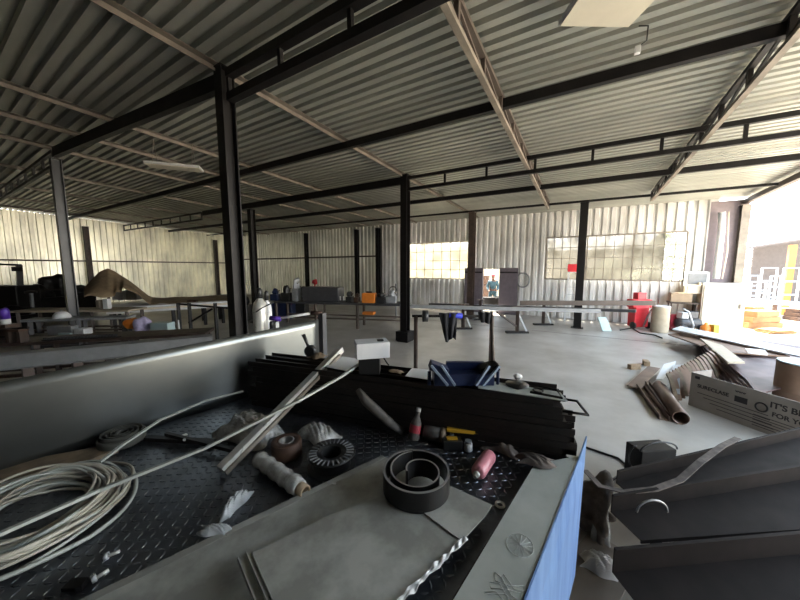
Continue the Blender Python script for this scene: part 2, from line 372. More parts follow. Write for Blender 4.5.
# windows: frame + panes
def window(idx, xa, xb, za, zb, nc, nr, glass, clear_from=None):
    fr = MB(); yy = Y1 - 0.02
    for z in (za, zb): fr.bar((xa, yy, z), (xb, yy, z), .05, .05)
    for i in range(nc + 1):
        x = lerp(xa, xb, i / nc); wdt = .05 if i in (0, nc) or (nc > 8 and i % 5 == 0) else .022
        fr.bar((x, yy, za), (x, yy, zb), wdt, .04)
    for j in range(1, nr):
        z = lerp(za, zb, j / nr); fr.bar((xa, yy, z), (xb, yy, z), .04, .022)
    f = fr.build('window_%d' % idx, M['primer'] if nc > 8 else M['cream']); f['kind'] = 'structure'
    for i in range(nc):
        pass
    cut = clear_from if clear_from else xb
    g = MB(); g.box(((xa + cut) / 2, yy + .03, (za + zb) / 2), (cut - xa, .006, zb - za)); g.build('pane', glass, f)
    if clear_from:
        g = MB(); g.box(((xb + cut) / 2, yy + .03, (za + zb) / 2), (xb - cut, .006, zb - za)); g.build('pane', M['glass_clear'], f)
    return f
window(1, WA[0], WA[1], 1.56, 3.38, 7, 4, M['glass_cream'])
window(2, WB[0], WB[1], 1.64, 3.36, 15, 4, M['glass_dusty'], GY(661, 279, Y1).x)
# door opening with its two open leaves
dl = thing('door_1', None, None, ((DR[0] + DR[1]) / 2, Y1 - .1, 0), kind='structure')
xa = GY(465.5, 279, Y1).x; xb = GY(518.5, 279, Y1).x
for (u, v) in ((xa, DR[0]), (DR[1], xb)):
    mb = MB(); mb.box(((u + v) / 2, Y1 - .12, 1.05), (v - u, .04, 2.1)); lf = mb.build('door_leaf', M['leafm'], dl)
    mb = MB()
    for z in (.25, 1.9): mb.box(((u + v) / 2, Y1 - .15, z), (v - u - .04, .02, .06))
    mb.build('rail', M['black_steel'], lf)

# ================================================================== ROOF STEEL
def column(x, y, h, label, sz=.2, base=0, m='black_steel', foot=None, grp=None):
    t = thing('steel_column', label, 'column', (x, y, 0), grp)
    mb = MB(); mb.prof((x, y, base), (x, y, h), H_profile(sz, sz, .014), up=Vector((0, 1, 0))); mb.build('shaft', M[m], t)
    mb = MB(); mb.box((x, y, base + .01), (sz + .14, sz + .14, .02)); mb.build('base_plate', M[m], t)
    mb = MB(); mb.box((x, y, h + .006), (sz + .04, sz + .04, .012)); mb.build('cap_plate', M[m], t)
    if foot:
        mb = MB(); mb.box((x, y, foot / 2 + .02), (sz + .2, sz + .2, foot)); mb.build('footing_box', M[m], t, bevel=.01)
    return t
column(-4.31, 2.5, roofz(-4.3, 2.5) - .06, 'tall black steel column nearest to the camera, behind the big steel sheet', .18)
column(-4.31, 7.37, roofz(-4.3, 7.37) - .06, 'black steel column with a boxed foot standing in the middle of the floor', .2, foot=.28)
column(-10.35, 2.02, roofz(-10.4, 2.1) - .34, 'dark steel column left, among the workbenches', .17, m='dark_col')
column(-10.8, 7.0, roofz(-10.8, 7) - .47, 'dark steel column just right of the nearest one, behind the gas cylinders', .2)
p = GY(471, 279, 12.2); column(p.x, 12.2, roofz(p.x, 12.2) - .19, 'dark steel column beside the double door in the back wall', .24, m='brown_steel')
p = GY(580, 279, 12.2); column(p.x, 12.2, roofz(p.x, 12.2) - .19, 'dark steel column in front of the wide gridded window', .24)
for (px, lab) in ((307, 'dark wall column left of the back wall bench, nearest the corner'), (357, 'dark wall column on the back wall above the orange box'), (378, 'dark wall column on the back wall where the pale cladding starts')):
    p = GY(px, 270, 14.1); column(p.x, 14.1, roofz(p.x, 14.1) - .2, lab, .2)
for (px, lab) in ((90, 'rust brown wall column on the left wall beside the canvas tarpaulin'), (217, 'thin dark wall column on the left wall near the corner')):
    p = GX(px, 270, X0 + .25); column(p.x, p.y, roofz(p.x, p.y) - .47, lab, .22, m='brown_steel')
column(4.3, 14.15, roofz(4.3, 14.1) - .3, 'cream painted steel post at the corner of the open right side', .2, m='primer')

def truss(A, B, depth, label, step=1.02, ch=.08, m='black_steel', web='v', m2=None, chw=None):
    A = Vector(A); B = Vector(B); t = thing('roof_truss', label, 'roof truss', A)
    chw = chw or ch
    mb = MB(); mb.bar(A, B, chw, ch); mb.build('top_chord', M[m], t)
    dz = Vector((0, 0, depth))
    mb = MB(); mb.bar(A - dz, B - dz, chw, ch); mb.build('bottom_chord', M[m2 or m], t)
    n = max(1, round((B - A).length / step))
    for i in range(n + 1):
        p = lerp(A, B, i / n)
        mb = MB(); mb.bar(p - Vector((0, 0, ch / 2)), p - dz + Vector((0, 0, ch / 2)), .05, .05); mb.build('web_strut', M[m], t)
        if web == 'd' and i < n:
            q = lerp(A, B, (i + 1) / n)
            mb = MB(); mb.bar(p - Vector((0, 0, ch)), q - dz + Vector((0, 0, ch)), .03, .03); mb.build('web_diagonal', M[m], t)
    return t
def tz(x, y): return roofz(x, y) - .14
names = {2.5: 'nearest', 7.37: 'second', 12.2: 'farthest'}
for y, xm in ((2.5, -10.3), (7.37, -15.0)):
    truss((-4.2, y, tz(-4.3, y)), (X1 - .2, y, tz(X1, y)), .30, 'black latticed roof truss reaching right from the %s column line' % names[y], ch=.10 if y < 3 else .08)
    yl = 2.02 if y < 3 else y; truss((X0 + .1, yl, tz(X0, y)), (xm - .15, yl, tz(xm, y)), .30, 'black latticed roof truss at the far left of the %s column line' % names[y], ch=.07)
    mb = MB(); mb.bar((xm + .02, yl, tz(xm, y) - .05), (-4.42, y, tz(-4.4, y) - .05), .10, .20); one(mb, 'roof_beam', M['black_steel'], 'solid black roof beam left of the tall column on the %s column line' % names[y], 'beam')
mb = MB(); mb.bar((X0 + .1, 12.2, tz(X0, 12.2)), (X1 - .2, 12.2, tz(X1, 12.2)), .06, .07); one(mb, 'roof_purlin', M['black_steel'], 'thin black roof purlin closest to the back wall', 'purlin')
for y, nm in ((-2.4, 'behind the nearest truss'), (0.05, 'just behind the nearest truss'), (4.93, 'between the nearest and second trusses'), (9.75, 'between the second and farthest trusses')):
    if y < 0: continue
    mb = MB(); mb.bar((X0 + .1, y, tz(X0, y) - .02), (X1 - .2, y, tz(X1, y) - .02), .09, .13)
    one(mb, 'roof_purlin', M['black_steel'], 'solid black roof purlin spanning the hall ' + nm, 'purlin')
# lengthwise members (run away from the camera)
for x, nm in ((-1.2, 'above the middle of the floor'), (1.65, 'right, near the open side')):
    truss((x, -6, roofz(x, -6) - .06), (x, 12.1, roofz(x, 12.1) - .06), .26, 'lengthwise lattice girder with pale flanges ' + nm, step=.9, ch=.05, m='dark_primer' if x < 0 else 'black_steel', web='d', m2='primer', chw=.07)
for x, nm in ((-4.31, 'meeting the tall black column'), (-7.5, 'with the hanging lamp beside it'), (-8.95, 'second left of the tall column'), (-10.5, 'over the dark left column'), (-13.5, 'over the left workbenches'), (-16.6, 'over the canvas tarpaulin'), (-19.7, 'far left of the hall'), (-22.6, 'closest to the left wall')):
    mb = MB(); z0, z1 = roofz(x, -6) - .03, roofz(x, Y1 - .2) - .03
    mb.prof((x, -6, z0), (x, Y1 - .2, z1), [(-.05, 0), (.05, 0), (.05, -.008), (-.042, -.008), (-.042, -.07), (-.05, -.07)])
    one(mb, 'roof_batten', M['batten'], 'pale steel angle under the roof sheets ' + nm, 'roof batten')
# hanging lamps
def lamp(c, sx, sy, yaw, zr, label):
    t = thing('hanging_lamp', label, 'lamp', c)
    c = Vector(c); R = Matrix.Rotation(yaw, 3, 'Z')
    mb = MB(); mb.box(c + Vector((0, 0, .03)), (sx, sy, .05), yaw); mb.build('housing', M['light_grey'], t, bevel=.008)
    mb = MB(); mb.box(c, (sx - .03, sy - .03, .012), yaw); mb.build('diffuser', M['lamp_face'], t)
    for k in (-1, 1):
        a = c + R @ Vector((k * sx * .35, 0, .05)); 
        mb = MB(); mb.tube([c + R @ Vector((k * sx * .35, -sy * .4, .05)), Vector((a.x, a.y, zr)), c + R @ Vector((k * sx * .35, sy * .4, .05))], .006, 6); mb.build('hanger', M['primer'], t)
    return t
cc = (G(558, 27, 4.5) + G(637, 28, 4.5) + G(570, 0, 4.5) + G(658, 0, 4.5)) / 4
la = lamp(G(606, 12, 4.5), .72, .36, AZ + .02, roofz(cc.x, cc.y), 'large flat ceiling lamp hanging overhead right of centre')
lp = G(636, 30, 4.5)
mb = MB(); mb.tube([lp + Vector((.02, 0, .03)), lp + Vector((.10, .03, .02)), lp + Vector((.10, .06, -.1)), lp + Vector((.03, .05, -.14))], .007, 8); mb.build('cable', M['black_plastic'], la)
mb = MB(); mb.box(lp + Vector((.03, .05, -.17)), (.05, .05, .07)); mb.build('plug', M['white'], la, bevel=.005)
p = G(175, 168, 4.25); lamp(p, 1.0, .34, math.radians(50), roofz(p.x, p.y) - .03, 'small flat ceiling lamp hanging far left on two wires')

# ================================================================== FOREGROUND TRAY
U = Vector((math.sin(math.radians(8.5)), math.cos(math.radians(8.5)), 0)); N = Vector((U.y, -U.x, 0))
def T(u, n, z=0): return U * u + N * n + Vector((0, 0, z))
ZD = 1.05
tray = thing('steel_tray', 'large half built steel tray with treadplate floor filling the foreground', 'tray', T(.3, -1.3, 0))
mb = MB(); mb.slab([T(-1.2, -2.475, ZD), T(-1.2, -.25, ZD), T(1.76, -.25, ZD), T(1.76, -2.475, ZD)], .006)
pch = .034; rnd = random.Random(3)
nu, nn = int(2.9 / pch), int(2.0 / pch)
for i in range(nu):
    for j in range(nn):
        c = T(-1.15 + i * pch, -2.40 + j * pch, ZD)
        if (c - Vector((0, 0, ZD))).length < .0: continue
        sgn = 1 if (i + j) % 2 else -1
        a = (U + N * sgn).normalized(); b = (U - N * sgn).normalized()
        L_, W_ = .0165, .0052; zt = Vector((0, 0, .003))
        v = [mb.bm.verts.new(q) for q in (c - a * L_, c + b * W_, c + a * L_, c - b * W_, c - a * L_ * .5 + zt, c + a * L_ * .5 + zt)]
        for f in ((0, 1, 4), (1, 5, 4), (1, 2, 5), (2, 3, 5), (3, 4, 5), (3, 0, 4)): mb.bm.faces.new([v[k] for k in f])
mb.build('deck', M['tread'], tray)
# left side sheet, slightly bowed
def side(u, v):
    uu = lerp(-1.4, 1.72, u); z = lerp(ZD, lerp(1.485, 1.60, u), v)
    return T(uu, -2.475 + .008 * math.sin(u * 9) * v, z)
mb = MB(); mb.grid(side, 40, 8); mb.build('side_sheet', M['sheet'], tray, solid=.004)
# right flange and blue outer face
mb = MB(); mb.slab([T(-1.2, -.395, 1.10), T(-1.2, -.235, 1.10), T(1.78, -.235, 1.10), T(1.55, -.395, 1.10)], .005); fl = mb.build('right_flange', M['flange'], tray); fl['label'] = 'flat pale grey flange with chalk marks'
mb = MB(); mb.vslab([T(-1.2, -.225, 1.105), T(1.72, -.225, 1.105), T(1.84, -.21, 1.19), T(1.86, -.215, 1.02), T(1.83, -.22, .35), T(-1.2, -.22, .35)], N, .006)
bf = mb.build('outer_face', M['sky_tinted_face'], tray); bf['label'] = 'outer face of the right side, coloured blue for reflected sky'
mb = MB(); mb.vslab([T(-1.2, -.395, ZD), T(1.55, -.395, ZD), T(1.55, -.395, 1.10), T(-1.2, -.395, 1.10)], N, .004); mb.build('flange_lip', M['mill'], tray)
# chalk drawing
c = G(520, 545, 1.1015)
mb = MB(); ring = lambda r0, sx=1.0: [c + N * math.cos(a) * r0 * .9 + U * math.sin(a) * r0 for a in [k * 2 * PI / 36 for k in range(36)]]
mb.tube(ring(.05), .0011, 5, closed=True); mb.build('chalk_ring', M['chalk'], fl)
for k in range(7):
    a = k * PI / 7; mb = MB(); mb.tube([c - (N * math.cos(a) * .9 + U * math.sin(a)) * .047, c + (N * math.cos(a) * .9 + U * math.sin(a)) * .047], .0008, 4); mb.build('chalk_line', M['chalk'], fl)
c2 = G(505, 592, 1.1015)
pts = [c2 + N * (.05 * math.sin(k * .9)) + U * (-.05 + .004 * k + .02 * math.cos(k * 1.7)) for k in range(26)]
mb = MB(); mb.tube(pts, .0011, 5); mb.build('chalk_mark', M['chalk'], fl)
for (u, n) in ((-1, -2.3), (-1, -.4), (1.6, -2.3), (1.6, -.4)):
    mb = MB(); mb.bar(T(u, n, 0), T(u, n, ZD - .006), .08, .08); mb.build('leg', M['brown_steel'], tray)
for n in (-2.3, -.4):
    mb = MB(); mb.bar(T(-1.1, n, ZD - .05), T(1.7, n, ZD - .05), .06, .08); mb.build('under_rail', M['brown_steel'], tray)

# loose plates on the deck
mb = MB(); mb.slab([G(40, 620, 1.085), G(385, 457, 1.085), G(450, 478, 1.085), G(330, 640, 1.085)], .004)
one(mb, 'steel_plate', M['plate'], 'long grey steel plate lying lowest on the tray, edge facing the wire coil', 'steel plate')
mb = MB()
pa, pb = G(100, 600, 1.10), G(384, 458, 1.10)
mb.bar(G(70, 613, 1.07), G(384, 459, 1.07), .03, .032); one(mb, 'steel_bar', M['plate'], 'thin pale bar under the front edge of the long grey plate', 'steel bar')
P2 = [G(252, 553, 1.115), G(330, 515, 1.115), G(388, 494, 1.115), G(445, 484, 1.115), G(463, 541, 1.115), G(430, 568, 1.115), G(400, 600, 1.115), G(385, 615, 1.115), G(290, 640, 1.115)]
mb = MB(); mb.slab(P2, .004); pl = thing('steel_plate', 'scratched grey steel plate with a folded left lip, under the black coil', 'steel plate', G(360, 560, 1.11))
mb.build('sheet', M['plate'], pl)
mb = MB(); a, b = G(247, 556, 1.117), G(283, 640, 1.117)
mb.prof(a, b, [(0, 0), (.030, 0), (.030, .022), (.026, .022), (.026, .004), (.004, .004), (.004, .022), (0, .022)]); mb.build('folded_lip', M['plate'], pl)
mb = MB(); mb.slab([G(416, 507, 1.121), G(447, 484, 1.121), G(492, 505, 1.121), G(486, 515, 1.121), G(462, 541, 1.121)], .003)
one(mb, 'steel_plate', M['plate'], 'small pale offcut plate right of the black coil', 'steel plate')
tp0, tp1 = G(466, 539, 1.118), G(398, 604, 1.118); tv = tp1 - tp0
def torn(u, v):
    p = lerp(tp0, tp1, u); wv = .008 + .003 * math.sin(u * 17) + .002 * math.sin(u * 39 + 1)
    n_ = Vector((tv.y, -tv.x, 0)).normalized()
    return p + n_ * (v - .5) * 2 * wv + Vector((0, 0, .004 + .003 * abs(math.sin(u * 23 + v * 3)) + .002 * math.sin(u * 51 + v * 2)))
mb = MB(); mb.grid(torn, 70, 5, smooth=False); one(mb, 'torn_paper', M['paper'], 'ragged strip of torn white paper along the plate edge near the flange', 'paper', solid=.001)

# coils and rolls ------------------------------------------------
def spiral_strip(c, r0, r1, turns, h, th, start=0.0, n=90, squash=1.0):
    mb = MB(); pts = []
    for i in range(n + 1):
        t = i / n; a = start + t * turns * 2 * PI; r = lerp(r0, r1, t); pts.append((Vector((math.cos(a) * r, math.sin(a) * r * squash, 0)), Vector((math.cos(a), math.sin(a), 0))))
    prev = None
    for p, nr in pts:
        q = [mb.bm.verts.new(Vector(c) + p + nr * s * th / 2 + Vector((0, 0, z))) for s, z in ((-1, 0), (1, 0), (1, h), (-1, h))]
        if prev:
            for k in range(4): mb.bm.faces.new((prev[k], prev[(k + 1) % 4], q[(k + 1) % 4], q[k]))
        else: mb.bm.faces.new(q[::-1])
        prev = q
    mb.bm.faces.new(prev); return mb
cc = G(416.5, 487, 1.119)
co = thing('strip_coil', 'large coil of black strip standing on the grey plates', 'coil', cc)
for nm, c_, r0_, r1_, tn, h_, th_, st_ in (('outer_turn', cc, .147, .140, 1.0, .086, .010, 2.2), ('inner_turn', cc + Vector((.008, .004, 0)), .138, .052, 1.25, .084, .007, 2.3)):
    tt_ = spiral_strip(c_, r0_, r1_, tn, h_, th_, st_).build(nm, M['strip'], co)
    spiral_strip(c_ + Vector((0, 0, h_)), r0_, r1_, tn, .002, th_, st_).build('rim', M['strip_edge'], tt_)
cc = G(122, 441, ZD + .02); bt = thing('belt_roll', 'flat rubber belt rolled up in a spiral by the tall side sheet', 'roll', cc)
spiral_strip(cc, .102, .02, 3.6, .06, .008, .8, 160).build('belt', M['belt'], bt)
mb = MB(); mb.lathe(cc + Vector((.012, 0, 0)), [(.106, 0), (.112, .01), (.112, .045), (.106, .05), (.104, .05), (.104, 0)], 36, cap=False); mb.build('band', M['belt'], bt)
def reel(c, R, h, label, name='cable_reel'):
    t = thing(name, label, 'reel', c); c = Vector(c)
    for z, nm in ((0, 'flange'), (h - .006, 'flange')):
        mb = MB(); mb.lathe(c + Vector((0, 0, z)), [(R * .42, 0), (R, 0), (R, .006), (R * .42, .006), (R * .42, 0)], 40, cap=False); f = mb.build(nm, M['black_plastic'], t)
        if z:
            mb = MB()
            for k in range(26):
                a = k * 2 * PI / 26; d = Vector((math.cos(a), math.sin(a), 0)); mb.bar(c + d * R * .62 + Vector((0, 0, h + .002)), c + d * R * .93 + Vector((0, 0, h + .002)), .006, .004)
            mb.build('rib', M['grey'], f)
    mb = MB(); mb.lathe(c, [(R * .42, 0), (R * .42, h)], 32, cap=False); mb.build('hub', M['black_plastic'], t)
    mb = MB(); mb.lathe(c, [(R * .80, .008), (R * .80, h - .008)], 32, cap=False); mb.build('winding', M['strip'], t)
    return t
reel(G(332, 465, ZD + .006), .125, .075, 'black ribbed cable reel lying flat beneath the dark beam stack')
cc = G(287, 455, ZD + .006); t = thing('tape_roll', 'dark roll of tape standing left of the ribbed cable reel', 'roll', cc)
mb = MB(); mb.lathe(cc, [(.042, 0), (.078, 0), (.080, .004), (.080, .085), (.078, .088), (.042, .088), (.042, 0)], 32, cap=False); mb.build('winding', M['rust'], t)
mb = MB(); mb.lathe(cc, [(.034, .002), (.042, .002), (.042, .09), (.034, .09), (.034, .002)], 28, cap=False); mb.build('core', M['strip_edge'], t)
# wrapped film roll
a, b = G(259, 459, ZD + .05), G(300, 488, ZD + .045)
t = thing('film_roll', 'roll of whitish wrapping film on a brown tube, lying by the grey plate', 'film roll', (a + b) / 2 - Vector((0, 0, .04)))
n = 16; mb = MB(); mb.tube([lerp(a, b, i / n) for i in range(n + 1)], [.039 + .004 * math.sin(i * 1.9) for i in range(n + 1)], 20); mb.build('film', M['film'], t)
d = (b - a).normalized(); mb = MB(); mb.lathe(b - d * .02, [(.020, 0), (.028, 0), (.028, .06), (.020, .06), (.020, 0)], 20, d, cap=False); mb.build('core_tube', M['card'], t)

# wire coil : many loops
cw = G(34, 518, ZD)
t = thing('wire_coil', 'big loose coil of pale flat wire lying on the treadplate at the left', 'coil', cw)
rnd = random.Random(11)
for k in range(26):
    mb = MB(); f = k / 25; R0 = lerp(.19, .345, f) + rnd.uniform(-.02, .012); oz = .012 + .07 * rnd.random() * (1 - abs(f - .5)); ph = rnd.uniform(0, 6.28)
    ox, oy = rnd.uniform(-.02, .02), rnd.uniform(-.02, .02); tilt = rnd.uniform(-.03, .03)
    pts = []
    for q in range(56):
        a = q * 2 * PI / 56; wob = 1 + .02 * math.sin(2 * a + ph) + .012 * math.sin(5 * a + ph * 2)
        pts.append(cw + Vector((ox + R0 * wob * math.cos(a) * 1.0, oy + R0 * wob * math.sin(a) * .92, max(.012, oz + tilt * math.cos(a + ph) + .012 * math.sin(3 * a + ph)))))
    mb.tube(pts, .0062 if k % 4 else .0085, 6, closed=True); mb.build('loop', M['wire'] if k % 3 else M['white_rod'], t)
# long pale strips
def strip(pts, wd, th, name, label, m='white_rod', cat='conduit'):
    mb = MB(); pts = [Vector(p) for p in pts]
    prev = None
    for i, p in enumerate(pts):
        tt = (pts[min(i + 1, len(pts) - 1)] - pts[max(i - 1, 0)]).normalized(); x = tt.cross(Vector((0, 0, 1))).normalized(); u = x.cross(tt)
        q = [mb.bm.verts.new(p + x * sx * wd / 2 + u * sz * th / 2) for sx, sz in ((-1, -1), (1, -1), (1, 1), (-1, 1))]
        if prev:
            for k in range(4): mb.bm.faces.new((prev[k], prev[(k + 1) % 4], q[(k + 1) % 4], q[k]))
        else: mb.bm.faces.new(q[::-1])
        prev = q
    mb.bm.faces.new(prev); return one(mb, name, M[m], label, cat)
strip([G(-60, 560, 1.17), G(0, 534, 1.17), G(100, 490, 1.16), G(205, 448, 1.22), G(300, 400, 1.36), G(342, 376, 1.42), G(366, 359, 1.46)], .017, .012, 'conduit', 'long pale conduit strip crossing from the wire coil up to the white box')
strip([G(100, 462, 1.13), G(125, 443, 1.16), G(160, 420, 1.17), G(205, 401, 1.17), G(243, 391, 1.15)], .016, .010, 'conduit', 'shorter pale conduit strip bending away from the wire coil along the side sheet')
# aluminium square tube
a, b = G(221, 470, 1.08), G(341, 349, 1.47)
t = thing('square_tube', 'bright square aluminium tube leaning from the deck onto the beam stack', 'tube', a)
mb = MB(); s = .022; ip = .018
mb.prof(a, b, [(-s, -s), (s, -s), (s, s), (-s, s)], cap=False); mb.prof(a, b, [(-ip, -ip), (ip, -ip), (ip, ip), (-ip, ip)], cap=False)
mb.build('tube', M['alu'], t)
d = (b - a).normalized(); x = d.cross(Vector((0, 0, 1))).normalized(); uu = x.cross(d)
mb = MB(); mb.bar(a + x * .03 - uu * .012, b + x * .03 - uu * .012 - d * .06, .014, .022); mb.build('side_strip', M['primer'], t)

# crumpled things
def crumple(c, sx, sy, sz, label, m, name, cat, seed=0, amp=.5, n=26, yaw=0):
    rr = random.Random(seed); ph = [(rr.uniform(3, 16), rr.uniform(3, 16), rr.uniform(0, 6)) for _ in range(8)]
    R = Matrix.Rotation(yaw, 3, 'Z'); c = Vector(c)
    def f(u, v):
        e = (1 - abs(2 * u - 1) ** 3) * (1 - abs(2 * v - 1) ** 3)
        h = sum(abs(math.sin(a * u + b * v + p)) for a, b, p in ph) / 8
        wob = .08 * math.sin(9 * v + ph[0][2]); wo2 = .08 * math.sin(8 * u + ph[1][2])
        return c + R @ Vector(((u - .5 + wob * (1 - e)) * sx, (v - .5 + wo2 * (1 - e)) * sy, .003 + sz * e * (1 - amp + amp * h * 1.4)))
    mb = MB(); mb.grid(f, n, n, smooth=False); return one(mb, name, M[m], label, cat, solid=.002)
crumple(G(250, 434, ZD), .38, .26, .13, 'crumpled clear plastic wrap heaped under the crossing tubes', 'film', 'plastic_wrap', 'plastic wrap', 1)
crumple(G(318, 436, ZD), .26, .16, .07, 'crumpled brownish film heap behind the dark tape roll', 'film', 'plastic_wrap', 'plastic wrap', 2)
crumple(G(236, 506, ZD), .05, .16, .05, 'twist of clear plastic hanging over the plate edge', 'clear_film', 'plastic_wrap', 'plastic wrap', 3, yaw=.3)
crumple(G(215, 531, 1.087), .11, .05, .02, 'small clear plastic scrap lying on the long grey plate', 'clear_film', 'plastic_wrap', 'plastic wrap', 4, yaw=.6)
crumple(G(535, 462, 1.102), .17, .09, .035, 'brown rag lying where the stack meets the grey flange', 'rag', 'rag', 'rag', 5, yaw=.2)
crumple(G(500, 448, ZD + .006), .22, .12, .06, 'dark crumpled rag behind the pink canister', 'rag', 'rag', 'rag', 6)
pts = [GD(362, 394, 1.62), GD(372, 405, 1.60), GD(385, 418, 1.56), GD(398, 428, 1.52), GD(412, 432, 1.50)]
# black flat bar with clamp
a, b = G(146, 438, ZD + .02), G(214, 442, ZD + .02)
t = thing('flat_bar', 'short black flat bar with a small bolt clamp on the treadplate', 'bar', a)
mb = MB(); mb.bar(a, b, .035, .022); mb.build('bar', M['mill'], t)
q = lerp(a, b, .62); mb = MB(); mb.cyl(q + Vector((0, 0, .0)), q + Vector((.03, -.03, .03)), .008, 10); mb.build('bolt', M['light_grey'], t)
mb = MB(); mb.box(q + Vector((-.03, -.005, .02)), (.02, .03, .02)); mb.build('clamp', M['alu'], t)
a, b = G(190, 434, ZD + .03), G(236, 413, ZD + .03)
mb = MB(); mb.bar(G(166, 434, ZD + .05), G(240, 452, ZD + .03), .02, .02); one(mb, 'flat_bar', M['mill'], 'thin dark bar half hidden under the plastic wrap', 'bar')
# boards by the side sheet
mb = MB(); mb.slab([G(-60, 500, ZD + .03), G(-30, 470, ZD + .03), G(112, 444, ZD + .03), G(118, 449, ZD + .03), G(60, 470, ZD + .03)], .022)
one(mb, 'wooden_board', M['old_wood'], 'weathered wooden board lying beyond the wire coil with a pointed end', 'board')
mb = MB(); q = G(-4, 466, ZD + .03); mb.box(q + Vector((0, 0, .02)), (.07, .05, .04), .3); one(mb, 'small_box', M['white'], 'small white box at the left picture edge on the board', 'box', bevel=.003)
# bolts
def bolt(c, yaw, label):
    c = Vector(c); t = thing('bolt', label, 'bolt', c); d = Vector((math.cos(yaw), math.sin(yaw), .15))
    mb = MB(); mb.cyl(c + Vector((0, 0, .009)), c + Vector((0, 0, .009)) + d * .03, .006, 12); mb.build('shank', M['alu'], t)
    mb = MB(); mb.cyl(c + Vector((0, 0, .011)) - d * .012, c + Vector((0, 0, .011)), .013, 6); mb.build('head', M['light_grey'], t)
bolt(G(109, 558, ZD + .004), 1.0, 'shiny bolt on the treadplate in front of the wire coil')
bolt(G(97, 580, ZD + .004), 1.4, 'second bolt nearer the long grey plate in the bottom left')
bolt(G(330, 486, 1.07), .4, 'small bolt beside the ribbed cable reel')
mb = MB(); q = G(75, 586, ZD + .004); mb.box(q + Vector((0, 0, .006)), (.05, .035, .012), .6); mb.box(q + Vector((.03, .01, .012)), (.015, .03, .02), .9)
one(mb, 'clip', M['strip'], 'small dark steel clip at the bottom left corner of the deck', 'clip')
# washer
cc = G(500, 505, ZD + .006); mb = MB(); mb.lathe(cc, [(.012, 0), (.022, 0), (.022, .005), (.012, .005), (.012, 0)], 28, cap=False)
one(mb, 'washer', M['alu'], 'pale steel washer on the treadplate beside the small offcut', 'washer')
# pink canister
a, b = G(477, 474, ZD + .045), G(494, 449, ZD + .045); d = (b - a).normalized()
t = thing('canister', 'pink gas canister lying on the treadplate', 'canister', a - Vector((0, 0, .04)))
mb = MB(); mb.lathe(a, [(.014, 0), (.030, .006), (.037, .02), (.037, .165), (.034, .178), (.02, .185)], 28, d); mb.build('body', M['pink'], t)
mb = MB(); mb.lathe(a - d * .028, [(.010, 0), (.010, .016), (.016, .018), (.016, .03)], 18, d); mb.build('valve', M['alu'], t)
# bottle of red fluid
a = G(413, 440, ZD + .03); b = GD(419, 408, a.x*fx+a.y*fy+.05); d = (b - a).normalized()
t = thing('bottle', 'clear bottle with a red label leaning against the beam stack', 'bottle', a)
mb = MB(); mb.lathe(a, [(.018, 0), (.032, .006), (.033, .07), (.032, .10), (.018, .13), (.013, .135), (.013, .165)], 24, d); mb.build('body', M['grey_rag'], t)
mb = MB(); mb.lathe(a + d * .045, [(.0345, 0), (.0345, .045)], 24, d, cap=False); mb.build('label_band', M['dark_red'], t)
mb = MB(); mb.lathe(a + d * .165, [(.015, 0), (.015, .022)], 18, d); mb.build('cap', M['light_grey'], t)
# grey white roll lying
a, b = G(424, 432, ZD + .05), G(447, 436, ZD + .05); d = (b - a).normalized()
t = thing('paper_roll', 'whitish roll with a brown end beside the bottle', 'roll', a - Vector((0, 0, .04)))
mb = MB(); mb.lathe(a, [(.038, 0), (.042, .004), (.042, .105), (.038, .11)], 26, d); mb.build('wrap', M['grey_rag'], t)
mb = MB(); mb.lathe(a + d * .1, [(.026, 0), (.044, .003), (.044, .03), (.026, .033)], 26, d); mb.build('end_cap', M['old_wood'], t)
mb = MB(); mb.bar(G(447, 429, ZD + .09), G(491, 433, ZD + .09), .03, .02); one(mb, 'spirit_level', M['yellow'], 'yellow spirit level bar lying against the dark stack', 'level')
q = G(452, 448, ZD + .006); t = thing('tool_box', 'small black and yellow box between roll and pink canister', 'box', q)
mb = MB(); mb.box(q + Vector((0, 0, .03)), (.11, .06, .055), AZ); mb.build('body', M['black_plastic'], t, bevel=.004)
mb = MB(); mb.box(q + Vector((0.0, 0.0, .06)), (.06, .03, .006), AZ); mb.build('sticker', M['yellow'], t)
for i, (px, py, c_, lab) in enumerate(((468, 446, 'light_grey', 'little grey jar left of the pink canister'), (452, 437, 'grey', 'little grey jar under the yellow level'), (502, 439, 'pale_blue', 'little bluish jar right of the yellow level'), (482, 441, 'light_grey', 'little pale jar behind the pink canister'))):
    q = G(px, py + 4, ZD + .006); t = thing('jar', lab, 'jar', q)
    mb = MB(); mb.lathe(q, [(.022, 0), (.024, .004), (.024, .04), (.018, .046)], 20); mb.build('body', M[c_], t)
    mb = MB(); mb.lathe(q + Vector((0, 0, .046)), [(.019, 0), (.019, .012)], 20); mb.build('lid', M['grey'], t)

